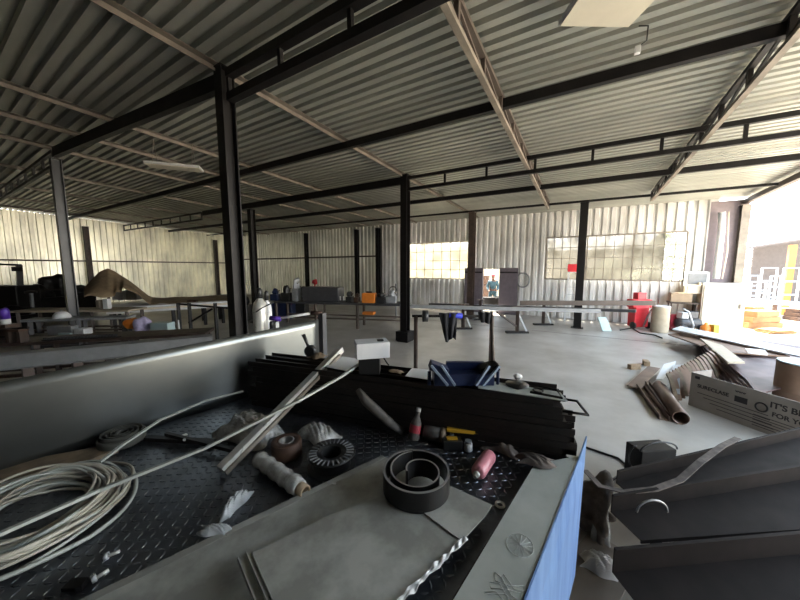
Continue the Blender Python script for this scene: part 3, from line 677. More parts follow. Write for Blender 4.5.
# ---------------------------------------------------------------- stack of dark beams
def chan(w_=.075, h_=.04, t_=.005): return [(-w_ / 2, 0), (w_ / 2, 0), (w_ / 2, h_), (w_ / 2 - t_, h_), (w_ / 2 - t_, t_), (-w_ / 2 + t_, t_), (-w_ / 2 + t_, h_), (-w_ / 2, h_)]
def chan_dn(w_=.075, h_=.04, t_=.005): return [(x, h_ - y) for x, y in chan(w_, h_, t_)]
LH = .037; ZT = ZD + .012 + 9 * LH
fa, fb = G(250, 362, ZT), G(570, 403, ZT); SD = (fb - fa).normalized(); SN = Vector((SD.y, -SD.x, 0))   # SN towards camera
SA = fa - SN * .13; SB = fb - SN * .13; SA.z = SB.z = 0
rnd = random.Random(21); lay = 9
words = ['lowest', 'second', 'third', 'fourth', 'fifth', 'sixth', 'seventh', 'eighth', 'topmost']
for L_ in range(lay):
    z = ZD + .012 + L_ * LH
    for k in range(3):
        off = .012 - L_ * .003 + (k - 1) * .085 + rnd.uniform(-.004, .004)
        s0 = rnd.uniform(-.05, .05); s1 = rnd.uniform(-.05, .03) + (0 if L_ > 4 else .05) - (0.03 if k == 2 else 0)
        a = SA + SD * s0 - SN * (-off) * 1.0; b = SB + SD * s1 - SN * (-off)
        a = SA + SD * s0 + SN * off; b = SB + SD * s1 + SN * off
        a.z = z; b.z = z
        mb = MB(); mb.prof(a, b, chan_dn(.078, .035) if (L_ % 2) else chan(.078, .035))
        one(mb, 'steel_channel', M['mill'], 'dark steel channel, %s layer of the foreground stack, %s of three abreast' % (words[L_], ('farthest', 'middle', 'nearest')[k]), 'steel channel', 'dark channels stacked in the foreground')
def ST(s, off, z=0): q = SA + SD * s + SN * off; q.z = ZT + z; return q
# pale plate on the stack end
mb = MB(); mb.slab([G(478, 379, ZT + .004), G(560, 392, ZT + .004), G(568, 401, ZT + .004), G(478, 388, ZT + .004)], .004); one(mb, 'steel_plate', M['flange'], 'narrow pale strip plate on the right end of the beam stack', 'steel plate')
# dark disc and ring on it
q = G(517, 385, ZT + .005); mb = MB(); mb.lathe(q, [(.02, 0), (.066, 0), (.066, .008), (.02, .012)], 36); one(mb, 'cutting_disc', M['strip'], 'dark round cutting disc lying on the pale strip plate', 'disc')
q = G(538, 391, ZT + .005); mb = MB(); mb.tube([q + Vector((math.cos(a) * .026, math.sin(a) * .026, .004)) for a in [k * PI / 12 for k in range(24)]], .004, 8, closed=True); one(mb, 'steel_ring', M['strip'], 'small dark ring beside the cutting disc', 'ring')
q = G(517, 380, ZT + .005); mb = MB(); mb.blob(q + Vector((0, .02, .016)), (.06, .05, .03), 3, .2); one(mb, 'tape_ball', M['paper'], 'small white crumpled ball behind the cutting disc', 'paper')
# wire brackets hanging past the end
def bracket(pix, z, label):
    mb = MB(); mb.tube([G(a, b, z) for a, b in pix], .007, 8); return one(mb, 'bent_rod', M['black_steel'], label, 'rod')
bracket([(538, 386), (557, 390), (562, 398), (530, 392)], ZT + .02, 'bent black rod lying on the right end of the stack')
bracket([(563, 399), (577, 401), (588, 415), (562, 411)], ZT - .03, 'bent black rod frame sticking out past the right end of the stack')
# paper sheets, cardboard
mb = MB(); mb.slab([G(322, 366, ZT + .004), G(338, 356, ZT + .004), G(362, 359, ZT + .004), G(352, 372, ZT + .004)], .002); one(mb, 'paper_sheet', M['paper'], 'white paper sheet between the aluminium tube and the black and white box', 'paper')
mb = MB(); mb.slab([G(405, 376, ZT + .004), G(412, 368, ZT + .004), G(432, 370, ZT + .004), G(432, 380, ZT + .004)], .002); one(mb, 'paper_sheet', M['paper'], 'white paper sheet left of the blue fixture', 'paper')
crumple(G(396, 372, ZT + .002), .10, .05, .012, 'reddish torn cardboard scrap right of the black box', 'card', 'cardboard_scrap', 'cardboard', 9)
crumple(G(318, 357, ZT + .002), .10, .12, .03, 'brown packing straw under the grinder', 'old_wood', 'packing_straw', 'packing', 10)
# white and black box
q = G(370, 372, ZT); t = thing('machine_box', 'white metal box standing on a black block on the beam stack', 'box', q); yw = AZ + .35
q2 = q + Vector((0, 0, .055)); mb = MB(); mb.box(q2, (.14, .11, .11), AZ); mb.build('base_block', M['black_plastic'], t, bevel=.004)
q3 = q + Vector((.012, .006, .165)); mb = MB(); mb.box(q3, (.22, .14, .105), AZ + .25); b_ = mb.build('white_case', M['white'], t, bevel=.004)
mb = MB(); mb.box(q3 + Vector((.05, .03, .056)), (.04, .03, .012), AZ + .25); mb.build('knob', M['black_plastic'], b_)
mb = MB(); mb.tube([q3 + Vector((.06, .03, -.04)), q3 + Vector((.10, .04, -.10)), q3 + Vector((.11, .045, -.11))], .005, 8); mb.build('cable', M['black_plastic'], t)
# grinder-like tool
q = G(309, 357, ZT); t = thing('hand_tool', 'black hand tool with a round head and upright handle on the stack', 'tool', q)
R_ = .045; mb = MB(); mb.lathe(q + Vector((0, .03, R_ + .004)), [(.025, 0), (R_, .01), (R_, .05), (.03, .06)], 28, Vector((-fx, -fy, .1))); mb.build('head', M['black_plastic'], t)
mb = MB(); mb.blob(q + Vector((-.005 , -.006, R_ + .004)), (.018, .018, .018), 1, .05, 2); mb.build('cap', M['alu'], t)
mb = MB(); mb.tube([q + Vector((-.01, .01, .07)), q + Vector((-.045, -.01, .18))], [.010, .015], 12); mb.build('handle', M['black_plastic'], t)
# blue fixture with two vee arms
q = G(463, 384, ZT); t = thing('welding_fixture', 'dark blue metal fixture with two pairs of pale slanted arms on the stack', 'fixture', q)
Rv = Matrix.Rotation(AZ, 3, 'Z'); W = lambda x, y, z: q + Rv @ (Vector((x, y, z)) * 1.22)
mb = MB(); mb.box(W(.0, .02, .03), (.36, .12, .072), AZ); mb.build('body', M['blue'], t, bevel=.004)
mb = MB(); mb.box(W(.02, .05, .075), (.24, .035, .06), AZ); mb.build('back_plate', M['blue'], t, bevel=.003)
for sx in (-1, 1):
    x0 = sx * .12
    mb = MB(); mb.box(W(x0 + sx * .005, 0, .085), (.11, .09, .045), rot=Rv @ Euler((0, sx * -.35, 0)).to_matrix()); j = mb.build('jaw', M['blue'] if sx < 0 else M['black_steel'], t, bevel=.004)
    for e in (0, 1):
        mb = MB(); mb.bar(W(x0 + sx * .045 - sx * e * .05 , -.045, .11), W(x0 - sx * .035 - sx * e * .035, -.055, .015), .018, .012); mb.build('arm', M['pale_blue'], t)
    mb = MB(); mb.bar(W(x0 + sx * .05, -.01, 0), W(x0 + sx * .05, -.01, .07), .015, .02); mb.build('stand_leg', M['blue'], t)
# thin wrapped rod standing up
a = GD(493, 368, q.x * fx + q.y * fy + .03)
b = GD(492, 312, (a.x * fx + a.y * fy)); mb = MB(); mb.tube([a, lerp(a, b, .35), lerp(a, b, .6), b], [.012, .011, .008, .007], 12); mb.build('upright_rod', M['rag'], t)
# grey rag against stack face
pp = [SA + SD * s + SN * (.13 + .02) + Vector((0, 0, z)) for s, z in ((1.02, 1.36), (1.06, 1.32), (1.11, 1.27), (1.17, 1.22), (1.25, 1.19))]
mb = MB(); mb.tube([G(358, 390, 1.33), G(366, 401, 1.28), G(378, 412, 1.22), G(391, 424, 1.15), G(403, 432, 1.10)], [.018, .03, .03, .026, .02], 14)
one(mb, 'wrapped_hose', M['grey_rag'], 'grey wrapped hose hanging down the face of the beam stack', 'hose')

# ================================================================== RIGHT FOREGROUND CHANNELS
CHL = [((617, 470, .60), (830, 420, .60), .10, .27), ((612, 494, .545), (840, 458, .545), .13, .32), ((614, 547, .46), (850, 526, .46), .16, .40)]
nmz = ['farthest', 'middle', 'nearest']
for i, (A_, B_, hw, hl_) in enumerate(CHL):
    a = G(*A_); b = G(*B_); d = (b - a); d.z = 0; d.normalize(); nn_ = Vector((d.y, -d.x, 0))
    t_ = .006; wv = hw
    h0, h1 = (.10, .36) if i == 0 else (.22, .46) if i == 1 else (.40, .50)
    up_ = Vector((0, 0, 1)); mb = MB()
    mb.prof(a, b, [(0, 0), (.022, 0), (.022, -.004), (t_, -.004), (t_, -wv), (0, -wv)])
    e0 = a + nn_ * h0 - up_ * (wv + .008); e1 = b + nn_ * h1 - up_ * (wv + .008)
    mb.slab([a - up_ * wv, b - up_ * wv, e1, e0], .005)
    mb.bar(e0 + up_ * -.010, e1 + up_ * -.010, .006, .024)
    one(mb, 'folded_channel', M['channel'], 'long dark folded steel channel lying right, the %s of the three' % nmz[i], 'steel channel')
# trestle carrying them
t = thing('trestle', 'low dark steel trestle under the folded channels', 'trestle', G(700, 640, 0))
a, b = G(660, 475, .36), G(650, 640, .20)
mb = MB(); mb.bar(a, b, .06, .06); mb.build('top_bar', M['mill'], t)
for q in (a, b):
    mb = MB(); mb.bar((q.x, q.y, 0), (q.x, q.y, q.z), .05, .05); mb.build('leg', M['mill'], t)

# black box with hoop handles behind the channels
q = G(650, 455, .30); c0 = Vector((q.x, q.y, 0))
t = thing('black_crate', 'black crate with a curved hoop handle behind the folded channels', 'crate', c0)
mb = MB(); mb.box(c0 + Vector((0, 0, .20)), (.36, .18, .40), AZ + .1); mb.build('body', M['black_steel'], t, bevel=.01)
mb = MB(); R2 = Matrix.Rotation(AZ + .1, 3, 'Z')
mb.tube([c0 + R2 @ Vector((.19 * math.cos(a), -.08, .40 + .08 * math.sin(a))) for a in [k * PI / 14 for k in range(15)]], .008, 8); mb.build('handle', M['black_plastic'], t)
mb = MB(); mb.tube([c0 + R2 @ Vector((-.20 - .07 * math.sin(a), -.05, .33 + .11 * math.cos(a))) for a in [k * PI / 14 for k in range(15)]], .006, 8); mb.build('side_loop', M['black_plastic'], t)
# cable on floor
mb = MB(); mb.tube([G(585, 447, .01), G(600, 452, .012), G(618, 458, .012), G(630, 468, .012), G(612, 480, .012), G(590, 478, .012)], .012, 8); one(mb, 'black_cable', M['black_plastic'], 'black cable on the floor between the tray and the black crate', 'cable')
# strap, lying over the far channel
strip([G(585, 470, .50), G(600, 486, .52), G(625, 492, .52), G(655, 489, .54), G(680, 480, .56), G(700, 462, .62), G(722, 446, .63), G(738, 438, .60)], .045, .006, 'webbing_strap', 'worn brown webbing strap draped over the farthest folded channel', 'rag', 'strap')
# hoop on the middle channel
q = G(652, 512, .50); mb = MB(); mb.tube([q + Rv @ Vector((.10 * math.cos(a), .03 * math.sin(a) * 0, .085 * math.sin(a))) for a in [k * PI / 14 for k in range(15)]], .007, 8); one(mb, 'hoop', M['strip_edge'], 'thin steel hoop standing on the middle folded channel', 'hoop')
# brown sack and clutter between tray and channels
mb = MB(); q = G(597, 535, .0); mb.blob(q + Vector((0, 0, .17)), (.24, .26, .36), 31, .6, 4); one(mb, 'brown_sack', M['rag'], 'slumped brown sack on the floor between the blue face and the channels', 'sack')
mb = MB(); mb.slab([G(566, 560, .012), G(590, 530, .012), G(640, 560, .012), G(600, 640, .012), G(560, 640, .012)], .01); one(mb, 'cardboard_sheet', M['card_grey'], 'flat grey cardboard sheet on the floor beside the blue face', 'cardboard')
crumple(G(601, 568, .014), .22, .14, .10, 'crumpled white paper on the floor beside the blue face', 'paper', 'crumpled_paper', 'paper', 15)
crumple(G(600, 535, .014), .12, .16, .30, 'crumpled clear plastic bag by the brown sack', 'clear_film', 'plastic_bag', 'plastic bag', 16)

# ================================================================== RIGHT: PIPES, OFFCUTS, BOX, PILE
def offcut(pix, z, th, m, name, label, cat):
    mb = MB(); mb.slab([G(a, b, z_) for (a, b), z_ in zip(pix, z if isinstance(z, (list, tuple)) else [z] * len(pix))], th); return one(mb, name, M[m], label, cat)
a, b = G(659, 386, .09), G(681, 418, .09); d = (b - a).normalized()
mb = MB(); mb.lathe(a, [(.082, 0), (.09, 0), (.09, (b - a).length), (.082, (b - a).length), (.082, 0)], 30, d, cap=False); one(mb, 'steel_pipe', M['pipe'], 'round brown steel pipe lying on the floor with its open end facing the camera', 'pipe')
for i, ((p, q, r, s), lab) in enumerate((((640, 388, 664, 420), 'long narrow brown channel lying left of the round pipe'), ((647, 386, 668, 416), 'brown angle bar right against the round pipe'))):
    mb = MB(); mb.prof(G(p, q, .01), G(r, s, .01), chan(.11, .07, .006) if i == 0 else chan(.06, .09, .006)); one(mb, 'steel_offcut', M['pipe'], lab, 'steel offcut')
offcut([(627, 385), (648, 366), (660, 368), (641, 389)], [.05, .10, .10, .05], .012, 'pipe', 'steel_offcut', 'grey brown flat offcut at the left edge of the scrap heap', 'steel offcut')
offcut([(656, 379), (664, 364), (676, 361), (672, 380)], [.16, .2, .2, .16], .012, 'white', 'steel_offcut', 'short pale sheet offcut lying on the pipes', 'steel offcut')
offcut([(661, 382), (675, 365), (684, 364), (667, 386)], [.2, .24, .24, .2], .012, 'light_grey', 'steel_offcut', 'bright narrow offcut slanting across the scrap heap', 'steel offcut')
offcut([(668, 392), (674, 376), (680, 378), (680, 394)], [.14, .3, .3, .14], .012, 'grey', 'steel_offcut', 'small grey offcut standing above the round pipe', 'steel offcut')
for i, (px, py, lab) in enumerate(((634, 369, 'small yellowish block left of the scrap heap'), (646, 365, 'pale chip of wood at the top of the scrap heap'))):
    mb = MB(); q = G(px, py, 0); mb.box(q + Vector((0, 0, .05)), (.22, .10, .10), .6 + i); one(mb, 'wood_block', M['wood'], lab, 'block', bevel=.005)
# fan of curved roofing strips (each a strip)
for i in range(16):
    t = i / 15; x = lerp(672, 716, t)
    a = G(lerp(676, 728, t), lerp(402, 372, t), .04 + .05 * t); b = G(lerp(668, 712, t), lerp(374, 350, t), .34 + .12 * t)
    md = lerp(a, b, .5) + Vector((0, 0, .06))
    strip([a, lerp(a, md, .5) + Vector((0, 0, .02)), md, lerp(md, b, .5) + Vector((0, 0, .02)), b], .055, .035, 'roofing_strip', 'curved brown strip, %s from the left in the fanned row by the printed box' % ['first', 'second', 'third', 'fourth', 'fifth', 'sixth', 'seventh', 'eighth', 'ninth', 'tenth', 'eleventh', 'twelfth', 'thirteenth', 'fourteenth', 'fifteenth', 'last'][i], 'drum_brown' if i % 3 else 'old_wood', 'strip')['group'] = 'fanned brown strips'
# printed cardboard box
TL, TR = Vector(G(692, 372, .52)), Vector(G(830, 411, .52))
bl = Vector((TL.x, TL.y, 0)); br = Vector((TR.x, TR.y, 0)); d = (br - bl).normalized(); nb = Vector((-d.y, d.x, 0))
if nb.dot(Vector((fx, fy, 0))) < 0: nb = -nb
L_ = (br - bl).length
t = thing('printed_box', 'long brown grey cardboard box with black printing lying right by the fanned strips', 'box', bl + d * L_ / 2)
mb = MB(); th = .012; dp = .42; H_ = .52
Rb = Matrix((d, nb, Vector((0, 0, 1)))).transposed()
mb.box(bl + d * L_ / 2 + Vector((0, 0, H_ / 2)), (L_, th, H_), rot=Rb); mb.box(bl + d * L_ / 2 + nb * dp + Vector((0, 0, H_ * .3)), (L_, th, H_ * .6), rot=Rb)
mb.box(bl + nb * dp / 2 + Vector((0, 0, H_ / 2)), (th, dp, H_), rot=Rb); mb.box(br + nb * dp / 2 + Vector((0, 0, H_ / 2)), (th, dp, H_), rot=Rb); mb.box(bl + d * L_ / 2 + nb * dp / 2 + Vector((0, 0, .01)), (L_, dp, .02), rot=Rb)
bx = mb.build('carton', M['card_grey'], t)
def text(body, s, z, size, name='printing'):
    cu = bpy.data.curves.new('t', 'FONT'); cu.body = body; cu.size = size; cu.extrude = .0008; cu.offset = size * .03
    o = bpy.data.objects.new('t', cu); C.objects.link(o)
    bpy.context.view_layer.update(); dg = bpy.context.evaluated_depsgraph_get(); me = bpy.data.meshes.new_from_object(o.evaluated_get(dg)); bpy.data.objects.remove(o)
    Mx = Matrix((d, Vector((0, 0, 1)), -nb)).transposed().to_4x4(); me.transform(Mx); loc = bl + d * s - nb * (th / 2 + .002) + Vector((0, 0, z))
    me.materials.clear(); me.materials.append(M['ink']); oo = bpy.data.objects.new(name, me); C.objects.link(oo); oo.parent = bx; oo.location = loc - WL[bx]; WL[oo] = loc; return oo
def sx(px):
    best = min(range(0, 401), key=lambda k: abs(400 + F * ((lambda v: (v.x * rx + v.y * ry) / ((v.x * fx + v.y * fy) * math.cos(PITCH) - (v.z - CH) * math.sin(PITCH)))(bl + d * (L_ * k / 400) + Vector((0, 0, .35)))) - px)); return L_ * best / 400
u0, u1, u2 = sx(698), sx(728), sx(735)
text('SURECLASE', u0, .32, (u1 - u0) / 4.9)
text('www', u2, .42, .05); text('IT\'S BEST', sx(770), .36, .10); text('FOR YOU', sx(773), .25, .08)
mb = MB()
pl_ = lambda c_, s_: (MB().box(c_, s_, rot=Rb)).build('printed_line', M['ink'], bx)
for k in range(4): pl_(bl + d * (u0 + .38 + .05 * k) - nb * (th / 2 + .001) + Vector((0, 0, .24 - .05 * k)), (.75 - .06 * k, .002, .008))
for k in range(5): pl_(bl + d * (sx(780)) - nb * (th / 2 + .001) + Vector((0, 0, .20 - .035 * k)), (.45, .002, .008))
pl_(bl + d * ((u2 + sx(748)) / 2) - nb * (th / 2 + .001) + Vector((0, 0, .33)), (sx(748) - u2, .002, .08))
pl_(bl + d * .08 - nb * (th / 2 + .001) + Vector((0, 0, .46)), (.06, .002, .04))
mb = MB(); c = bl + d * sx(762) - nb * (th / 2 + .003) + Vector((0, 0, .32)); mb.tube([c + d * .055 * math.cos(a) + Vector((0, 0, .055 * math.sin(a))) for a in [k * PI / 12 for k in range(24)]], .009, 6, closed=True); mb.build('round_mark', M['ink'], bx)
# dark flattened sheets pile behind
q0 = [G(715, 384, .02), G(705, 348, .02), G(800, 352, .02), G(840, 400, .02)]
for i in range(6):
    ii = i / 5; rr = random.Random(40 + i)
    pa = [G(690 + 6 * i + rr.uniform(-6, 6), 330 + 5 * i, .10 + .05 * i), G(840, 352 + 4 * i, .10 + .05 * i), G(758, 394, .10 + .05 * i), G(725 + 4 * i, 388 - 2 * i, .10 + .04 * i)]
    mb = MB(); mb.slab(pa, .02); one(mb, 'roofing_sheet', M['maroon'], 'dark maroon sheet in the flat pile behind the printed box, %s from the floor' % ['first', 'second', 'third', 'fourth', 'fifth', 'sixth'][i], 'sheet', 'flat pile of maroon sheets')
for i, (pix, z, m_, lab) in enumerate((
    ([(672, 329), (680, 326), (800, 349), (800, 356)], .42, 'light_grey', 'long plank coloured pale as a sunlit edge along the far side of the pile'),  # pale colour stands for sunlight on the pile's top edge
    ([(668, 334), (690, 331), (722, 340), (700, 345)], .30, 'drum_brown', 'brown plank at the pointed left tip of the pile'),
    ([(700, 338), (722, 345), (745, 362), (728, 362)], .44, 'drum', 'pale brown board slanting down the pile'),
    ([(745, 348), (765, 350), (768, 354), (748, 352)], .46, 'white', 'small bright strip lying on the maroon sheets'),
    ([(700, 336), (760, 346), (790, 356), (724, 352)], .36, 'drum_brown', 'wide brown board in the middle of the pile'))):
    offcut(pix, z, .03, m_, 'plank', lab, 'plank')
# brown drum at right edge
q = G(803, 392, .30); q.z = 0; t = thing('brown_drum', 'brown drum at the right picture edge with a pale lid', 'drum', q)
mb = MB(); mb.lathe(q, [(.27, 0), (.28, .02), (.28, .30), (.29, .31), (.28, .32), (.28, .70), (.29, .72)], 36); mb.build('body', M['drum_brown'], t)
mb = MB(); mb.lathe(q + Vector((0, 0, .72)), [(.28, 0), (.28, .02)], 36); mb.build('lid', M['teal_light'], t)

# ================================================================== BACK RIGHT THINGS
# red machine
def yaw_box(mb, c, s, yaw=AZ): mb.box(c, s, yaw)
q = G(637, 328, 0); t = thing('red_machine', 'bright red machine with a stepped outline near the wide window', 'machine', q)
mb = MB(); mb.box(q + Vector((0, 0, .42)), (.48, .34, .72), AZ); mb.build('body', M['red'], t, bevel=.03)
mb = MB(); mb.box(q + Vector((0, 0, .88)), (.66, .32, .28), AZ); mb.build('shoulder', M['red'], t, bevel=.03)
mb = MB(); mb.box(q + Vector((0, 0, 1.13)), (.30, .24, .24), AZ); mb.build('top_box', M['red'], t, bevel=.02)
for s in (-1, 1):
    c = q + Rv @ Vector((s * .26, -.1, .12)); mb = MB(); mb.lathe(c, [(.04, 0), (.12, 0), (.12, .06), (.04, .06)], 20, Rv @ Vector((1, 0, 0))); mb.build('wheel', M['black_plastic'], t)
mb = MB(); mb.tube([q + Rv @ Vector((.02, -.24, .1)), q + Rv @ Vector((.1, -.3, .5)), q + Rv @ Vector((.22, -.3, .75)), q + Rv @ Vector((.32, -.26, .3))], .025, 8); mb.build('hose', M['light_grey'], t)
q = G(659, 332, 0); t = thing('fibre_drum', 'tall beige fibre drum standing right of the red machine', 'drum', q)
mb = MB(); mb.lathe(q, [(.22, 0), (.235, .02), (.235, .78), (.24, .79), (.24, .84), (.235, .85)], 32); mb.build('body', M['drum'], t)
mb = MB(); mb.lathe(q + Vector((0, 0, .85)), [(.235, 0), (.235, .02)], 32); mb.build('lid', M['white'], t)
q = G(604, 330, 0)
mb = MB(); g0 = G(602, 331, .02); hh0 = g0.x * fx + g0.y * fy; mb.vslab([g0, GD(611, 331, hh0), GD(605, 317, hh0 + .1), GD(597, 317, hh0 + .1)], Vector((fx, fy, 0)), .05); one(mb, 'white_panel', M['teal_light'], 'leaning white offcut panel on the open floor', 'panel')
mb = MB(); mb.tube([G(620, 330, .02), G(632, 328, .03), G(640, 333, .02), G(655, 335, .02), G(662, 338, .02)], .02, 8); one(mb, 'black_hose', M['black_plastic'], 'dark hose on the floor in front of the beige drum', 'hose')
# ladder
q = GY(571, 310, 13.6); a0 = Vector((q.x - .25, 13.45, 0)); t = thing('ladder', 'white step ladder leaning on the back wall under the gridded window', 'ladder', a0)
for s in (-.2, .2):
    mb = MB(); mb.bar((q.x + s, 13.4, 0), (q.x + s * .8, 13.95, 2.05), .06, .04); mb.build('stile', M['white'], t)
for k in range(7):
    f = (k + .6) / 7; mb = MB(); mb.bar((q.x - .18, 13.4 + .55 * f, 2.05 * f), (q.x + .18, 13.4 + .55 * f, 2.05 * f), .05, .03); mb.build('rung', M['white'], t)
mb = MB(); mb.box((q.x, 13.93, 2.1), (.42, .12, .3)); mb.build('top_tray', M['red'], t, bevel=.01)
# cream cabinet
q = GY(717.5, 326, 13.7); hgt = GY(717, 283, 13.7).z; t = thing('cream_cabinet', 'tall cream cabinet standing at the corner post', 'cabinet', (q.x, 13.7, 0))
mb = MB(); mb.box((q.x, 13.75, hgt / 2), (1.0, .5, hgt)); mb.build('body', M['cream'], t, bevel=.01)
mb = MB(); mb.box((q.x, 13.48, hgt / 2), (.92, .02, hgt - .15)); dd = mb.build('door', M['cream'], t, bevel=.004)
mb = MB(); mb.box((q.x + .38, 13.45, hgt / 2 + .1), (.03, .03, .14)); mb.build('handle', M['primer'], dd)
# wall box
q = GY(696, 279, 14.2); t = thing('wall_unit', 'white framed grey unit mounted on the back wall left of the cream cabinet', 'wall unit', (q.x, 14.1, q.z - .3))
mb = MB(); mb.box((q.x, 14.14, q.z), (.62, .14, .52)); mb.build('frame', M['white'], t, bevel=.01)
mb = MB(); mb.box((q.x, 14.06, q.z), (.46, .02, .36)); mb.build('grille', M['grey'], t)
# pipe up the wall beside it
q = GY(716, 279, 14.0); mb = MB(); mb.tube([(q.x, 14.0, 1.75), (q.x, 14.0, 3.4), (q.x - .05, 13.95, 3.9)], .09, 16); one(mb, 'duct_pipe', M['white'], 'white vertical duct rising above the cream cabinet', 'duct')
q = GY(722, 279, 13.95); mb = MB(); mb.tube([(q.x, 13.95, 1.75), (q.x + .05, 13.95, 2.6), (q.x - .02, 13.95, 3.9)], .02, 8); one(mb, 'hanging_cable', M['cream'], 'cream cable hanging beside the white duct', 'cable')
# generator / compressor clutter
q = G(687, 332, 0); t = thing('compressor', 'dark portable compressor with hoses left of the cream cabinet', 'compressor', q)
mb = MB(); mb.lathe(q + Rv @ Vector((-.36, 0, .30)), [(.05, 0), (.15, .03), (.17, .08), (.17, .64), (.15, .69), (.05, .72)], 24, Rv @ Vector((1, 0, 0))); mb.build('tank', M['mid_grey'], t)
mb = MB(); mb.box(q + Rv @ Vector((.08, 0, .58)), (.28, .22, .22), AZ); mb.build('motor', M['mid_grey'], t, bevel=.02)
mb = MB(); mb.box(q + Rv @ Vector((-.2, 0, .56)), (.22, .22, .2), AZ); mb.build('pump', M['light_grey'], t, bevel=.02)
for s in (-.32, .3):
    mb = MB(); mb.lathe(q + Rv @ Vector((s, -.22, .14)), [(.05, 0), (.14, 0), (.14, .06), (.05, .06)], 22, Rv @ Vector((0, 1, 0))); mb.build('wheel', M['black_plastic'], t)
mb = MB(); mb.tube([q + Rv @ Vector(v) for v in ((-.4, -.2, .8), (-.25, -.25, .7), (-.12, -.3, .3), (-.12, -.32, .03))], .03, 10); mb.build('hose', M['light_grey'], t)
q = G(671, 330, 0); mb = MB(); mb.box(q + Vector((0, 0, .32)), (.30, .28, .44), AZ); mb.blob(q + Vector((0, 0, .12)), (.36, .32, .24), 4, .1); one(mb, 'red_engine', M['dark_red'], 'dark red engine block between the beige drum and compressor', 'engine')
q = G(705, 336, 0); mb = MB(); mb.lathe(q, [(.12, 0), (.13, .02), (.13, .3), (.05, .36), (.03, .42)], 20); one(mb, 'fuel_can', M['orange'], 'orange can on the floor right of the compressor', 'can')
q = G(713, 337, 0); mb = MB(); mb.box(q + Vector((0, 0, .2)), (.16, .16, .36), AZ); one(mb, 'yellow_carton', M['yellow'], 'yellow carton in front of the cream cabinet', 'carton', bevel=.01)
p0 = GY(678, 303, 13.8); 
for i, (pa, pb, z, hh, m_, lab) in enumerate(((669, 690, .95, .3, 'card', 'brown carton on the shelf behind the compressor'), (684, 699, 1.25, .28, 'cream', 'cream carton, topmost behind the compressor'))):
    xa_ = GY(pa, 303, 13.8).x; xb_ = GY(pb, 303, 13.8).x; mb = MB(); mb.box(((xa_ + xb_) / 2, 13.8, z + hh / 2), (xb_ - xa_, .4, hh)); one(mb, 'carton', M[m_], lab, 'carton', bevel=.01)
xa_ = GY(668, 303, 13.8).x; xb_ = GY(697, 303, 13.8).x
t = thing('shelf_stand', 'dark shelf stand carrying cartons at the back wall', 'stand', ((xa_ + xb_) / 2, 13.8, 0))
mb = MB(); mb.box(((xa_ + xb_) / 2, 13.8, .92), (xb_ - xa_, .5, .05)); mb.build('shelf', M['brown_steel'], t)
for xx in (xa_ + .05, xb_ - .05):
    for yy in (13.6, 14.0): mb = MB(); mb.bar((xx, yy, 0), (xx, yy, .9), .04, .04); mb.build('leg', M['brown_steel'], t)
# wall ring near the door (coiled hose)
q = GY(523, 280, 14.2); mb = MB(); mb.tube([(q.x + .26 * math.cos(a), 14.2, q.z + .32 * math.sin(a)) for a in [k * PI / 16 for k in range(32)]], .03, 8, closed=True); one(mb, 'hose_ring', M['grey'], 'coiled grey hose hanging on the wall right of the double door', 'hose')

# ================================================================== LONG RAILS AND BENCHES
def rail_on_trestles(A, B, hw, hh, label, m, legs, name='steel_rail'):
    mb = MB(); mb.bar(A, B, hw, hh); return one(mb, name, M[m], label, 'steel rail')
rail_on_trestles(G(400, 306, 0.95), G(600, 311, .95), .10, .10, 'long grey steel rail on trestles across the hall, front one', 'grey', [])
a, b = G(600, 311.5, .95), GY(660, 315, 12.9)
rail_on_trestles(GY(520, 303, 11.6), GY(655, 303, 12.6), .10, .16, 'brown steel beam on trestles in front of the gridded window', 'dark_primer', [])
rail_on_trestles(GY(430, 304, 12.9), GY(636, 311, 11.4), .2, .08, 'dark steel rail lying low behind the long grey rail', 'mid_grey', [])
def aframe(px, py, w_, h_, label, m='brown_steel'):
    q = G(px, py, 0); t = thing('trestle', label, 'trestle', q)
    mb = MB(); mb.bar(q, q + Vector((0, 0, h_)), .10, .10); mb.build('post', M[m], t)
    mb = MB(); mb.box(q + Vector((0, 0, .03)), (w_, .16, .06), AZ); mb.build('foot', M['black_steel'], t)
    mb = MB(); mb.bar(q + Rv @ Vector((w_ * .42, .0, .06)), q + Rv @ Vector((.02, 0, h_ * .72)), .05, .05); mb.build('brace', M['light_grey'], t)
    mb = MB(); mb.box(q + Vector((0, 0, h_ - .02)), (w_ * .6, .10, .05), AZ); mb.build('head', M[m], t)
    return t
aframe(463, 329, .62, .88, 'steel trestle with a splayed brace, leftmost under the long rails')
aframe(517, 333, .72, .88, 'steel trestle with a splayed brace, nearest under the long rails')
aframe(543, 325, .70, .85, 'steel trestle under the long rails right of the nearest one')
aframe(480, 320, .5, .85, 'dim steel trestle behind the hanging black cloth')
mb = MB(); mb.bar(G(497, 312, .9), G(516, 326, .25), .05, .05); one(mb, 'brace_bar', M['brown_steel'], 'slanting brace bar between two trestles under the rails', 'bar')
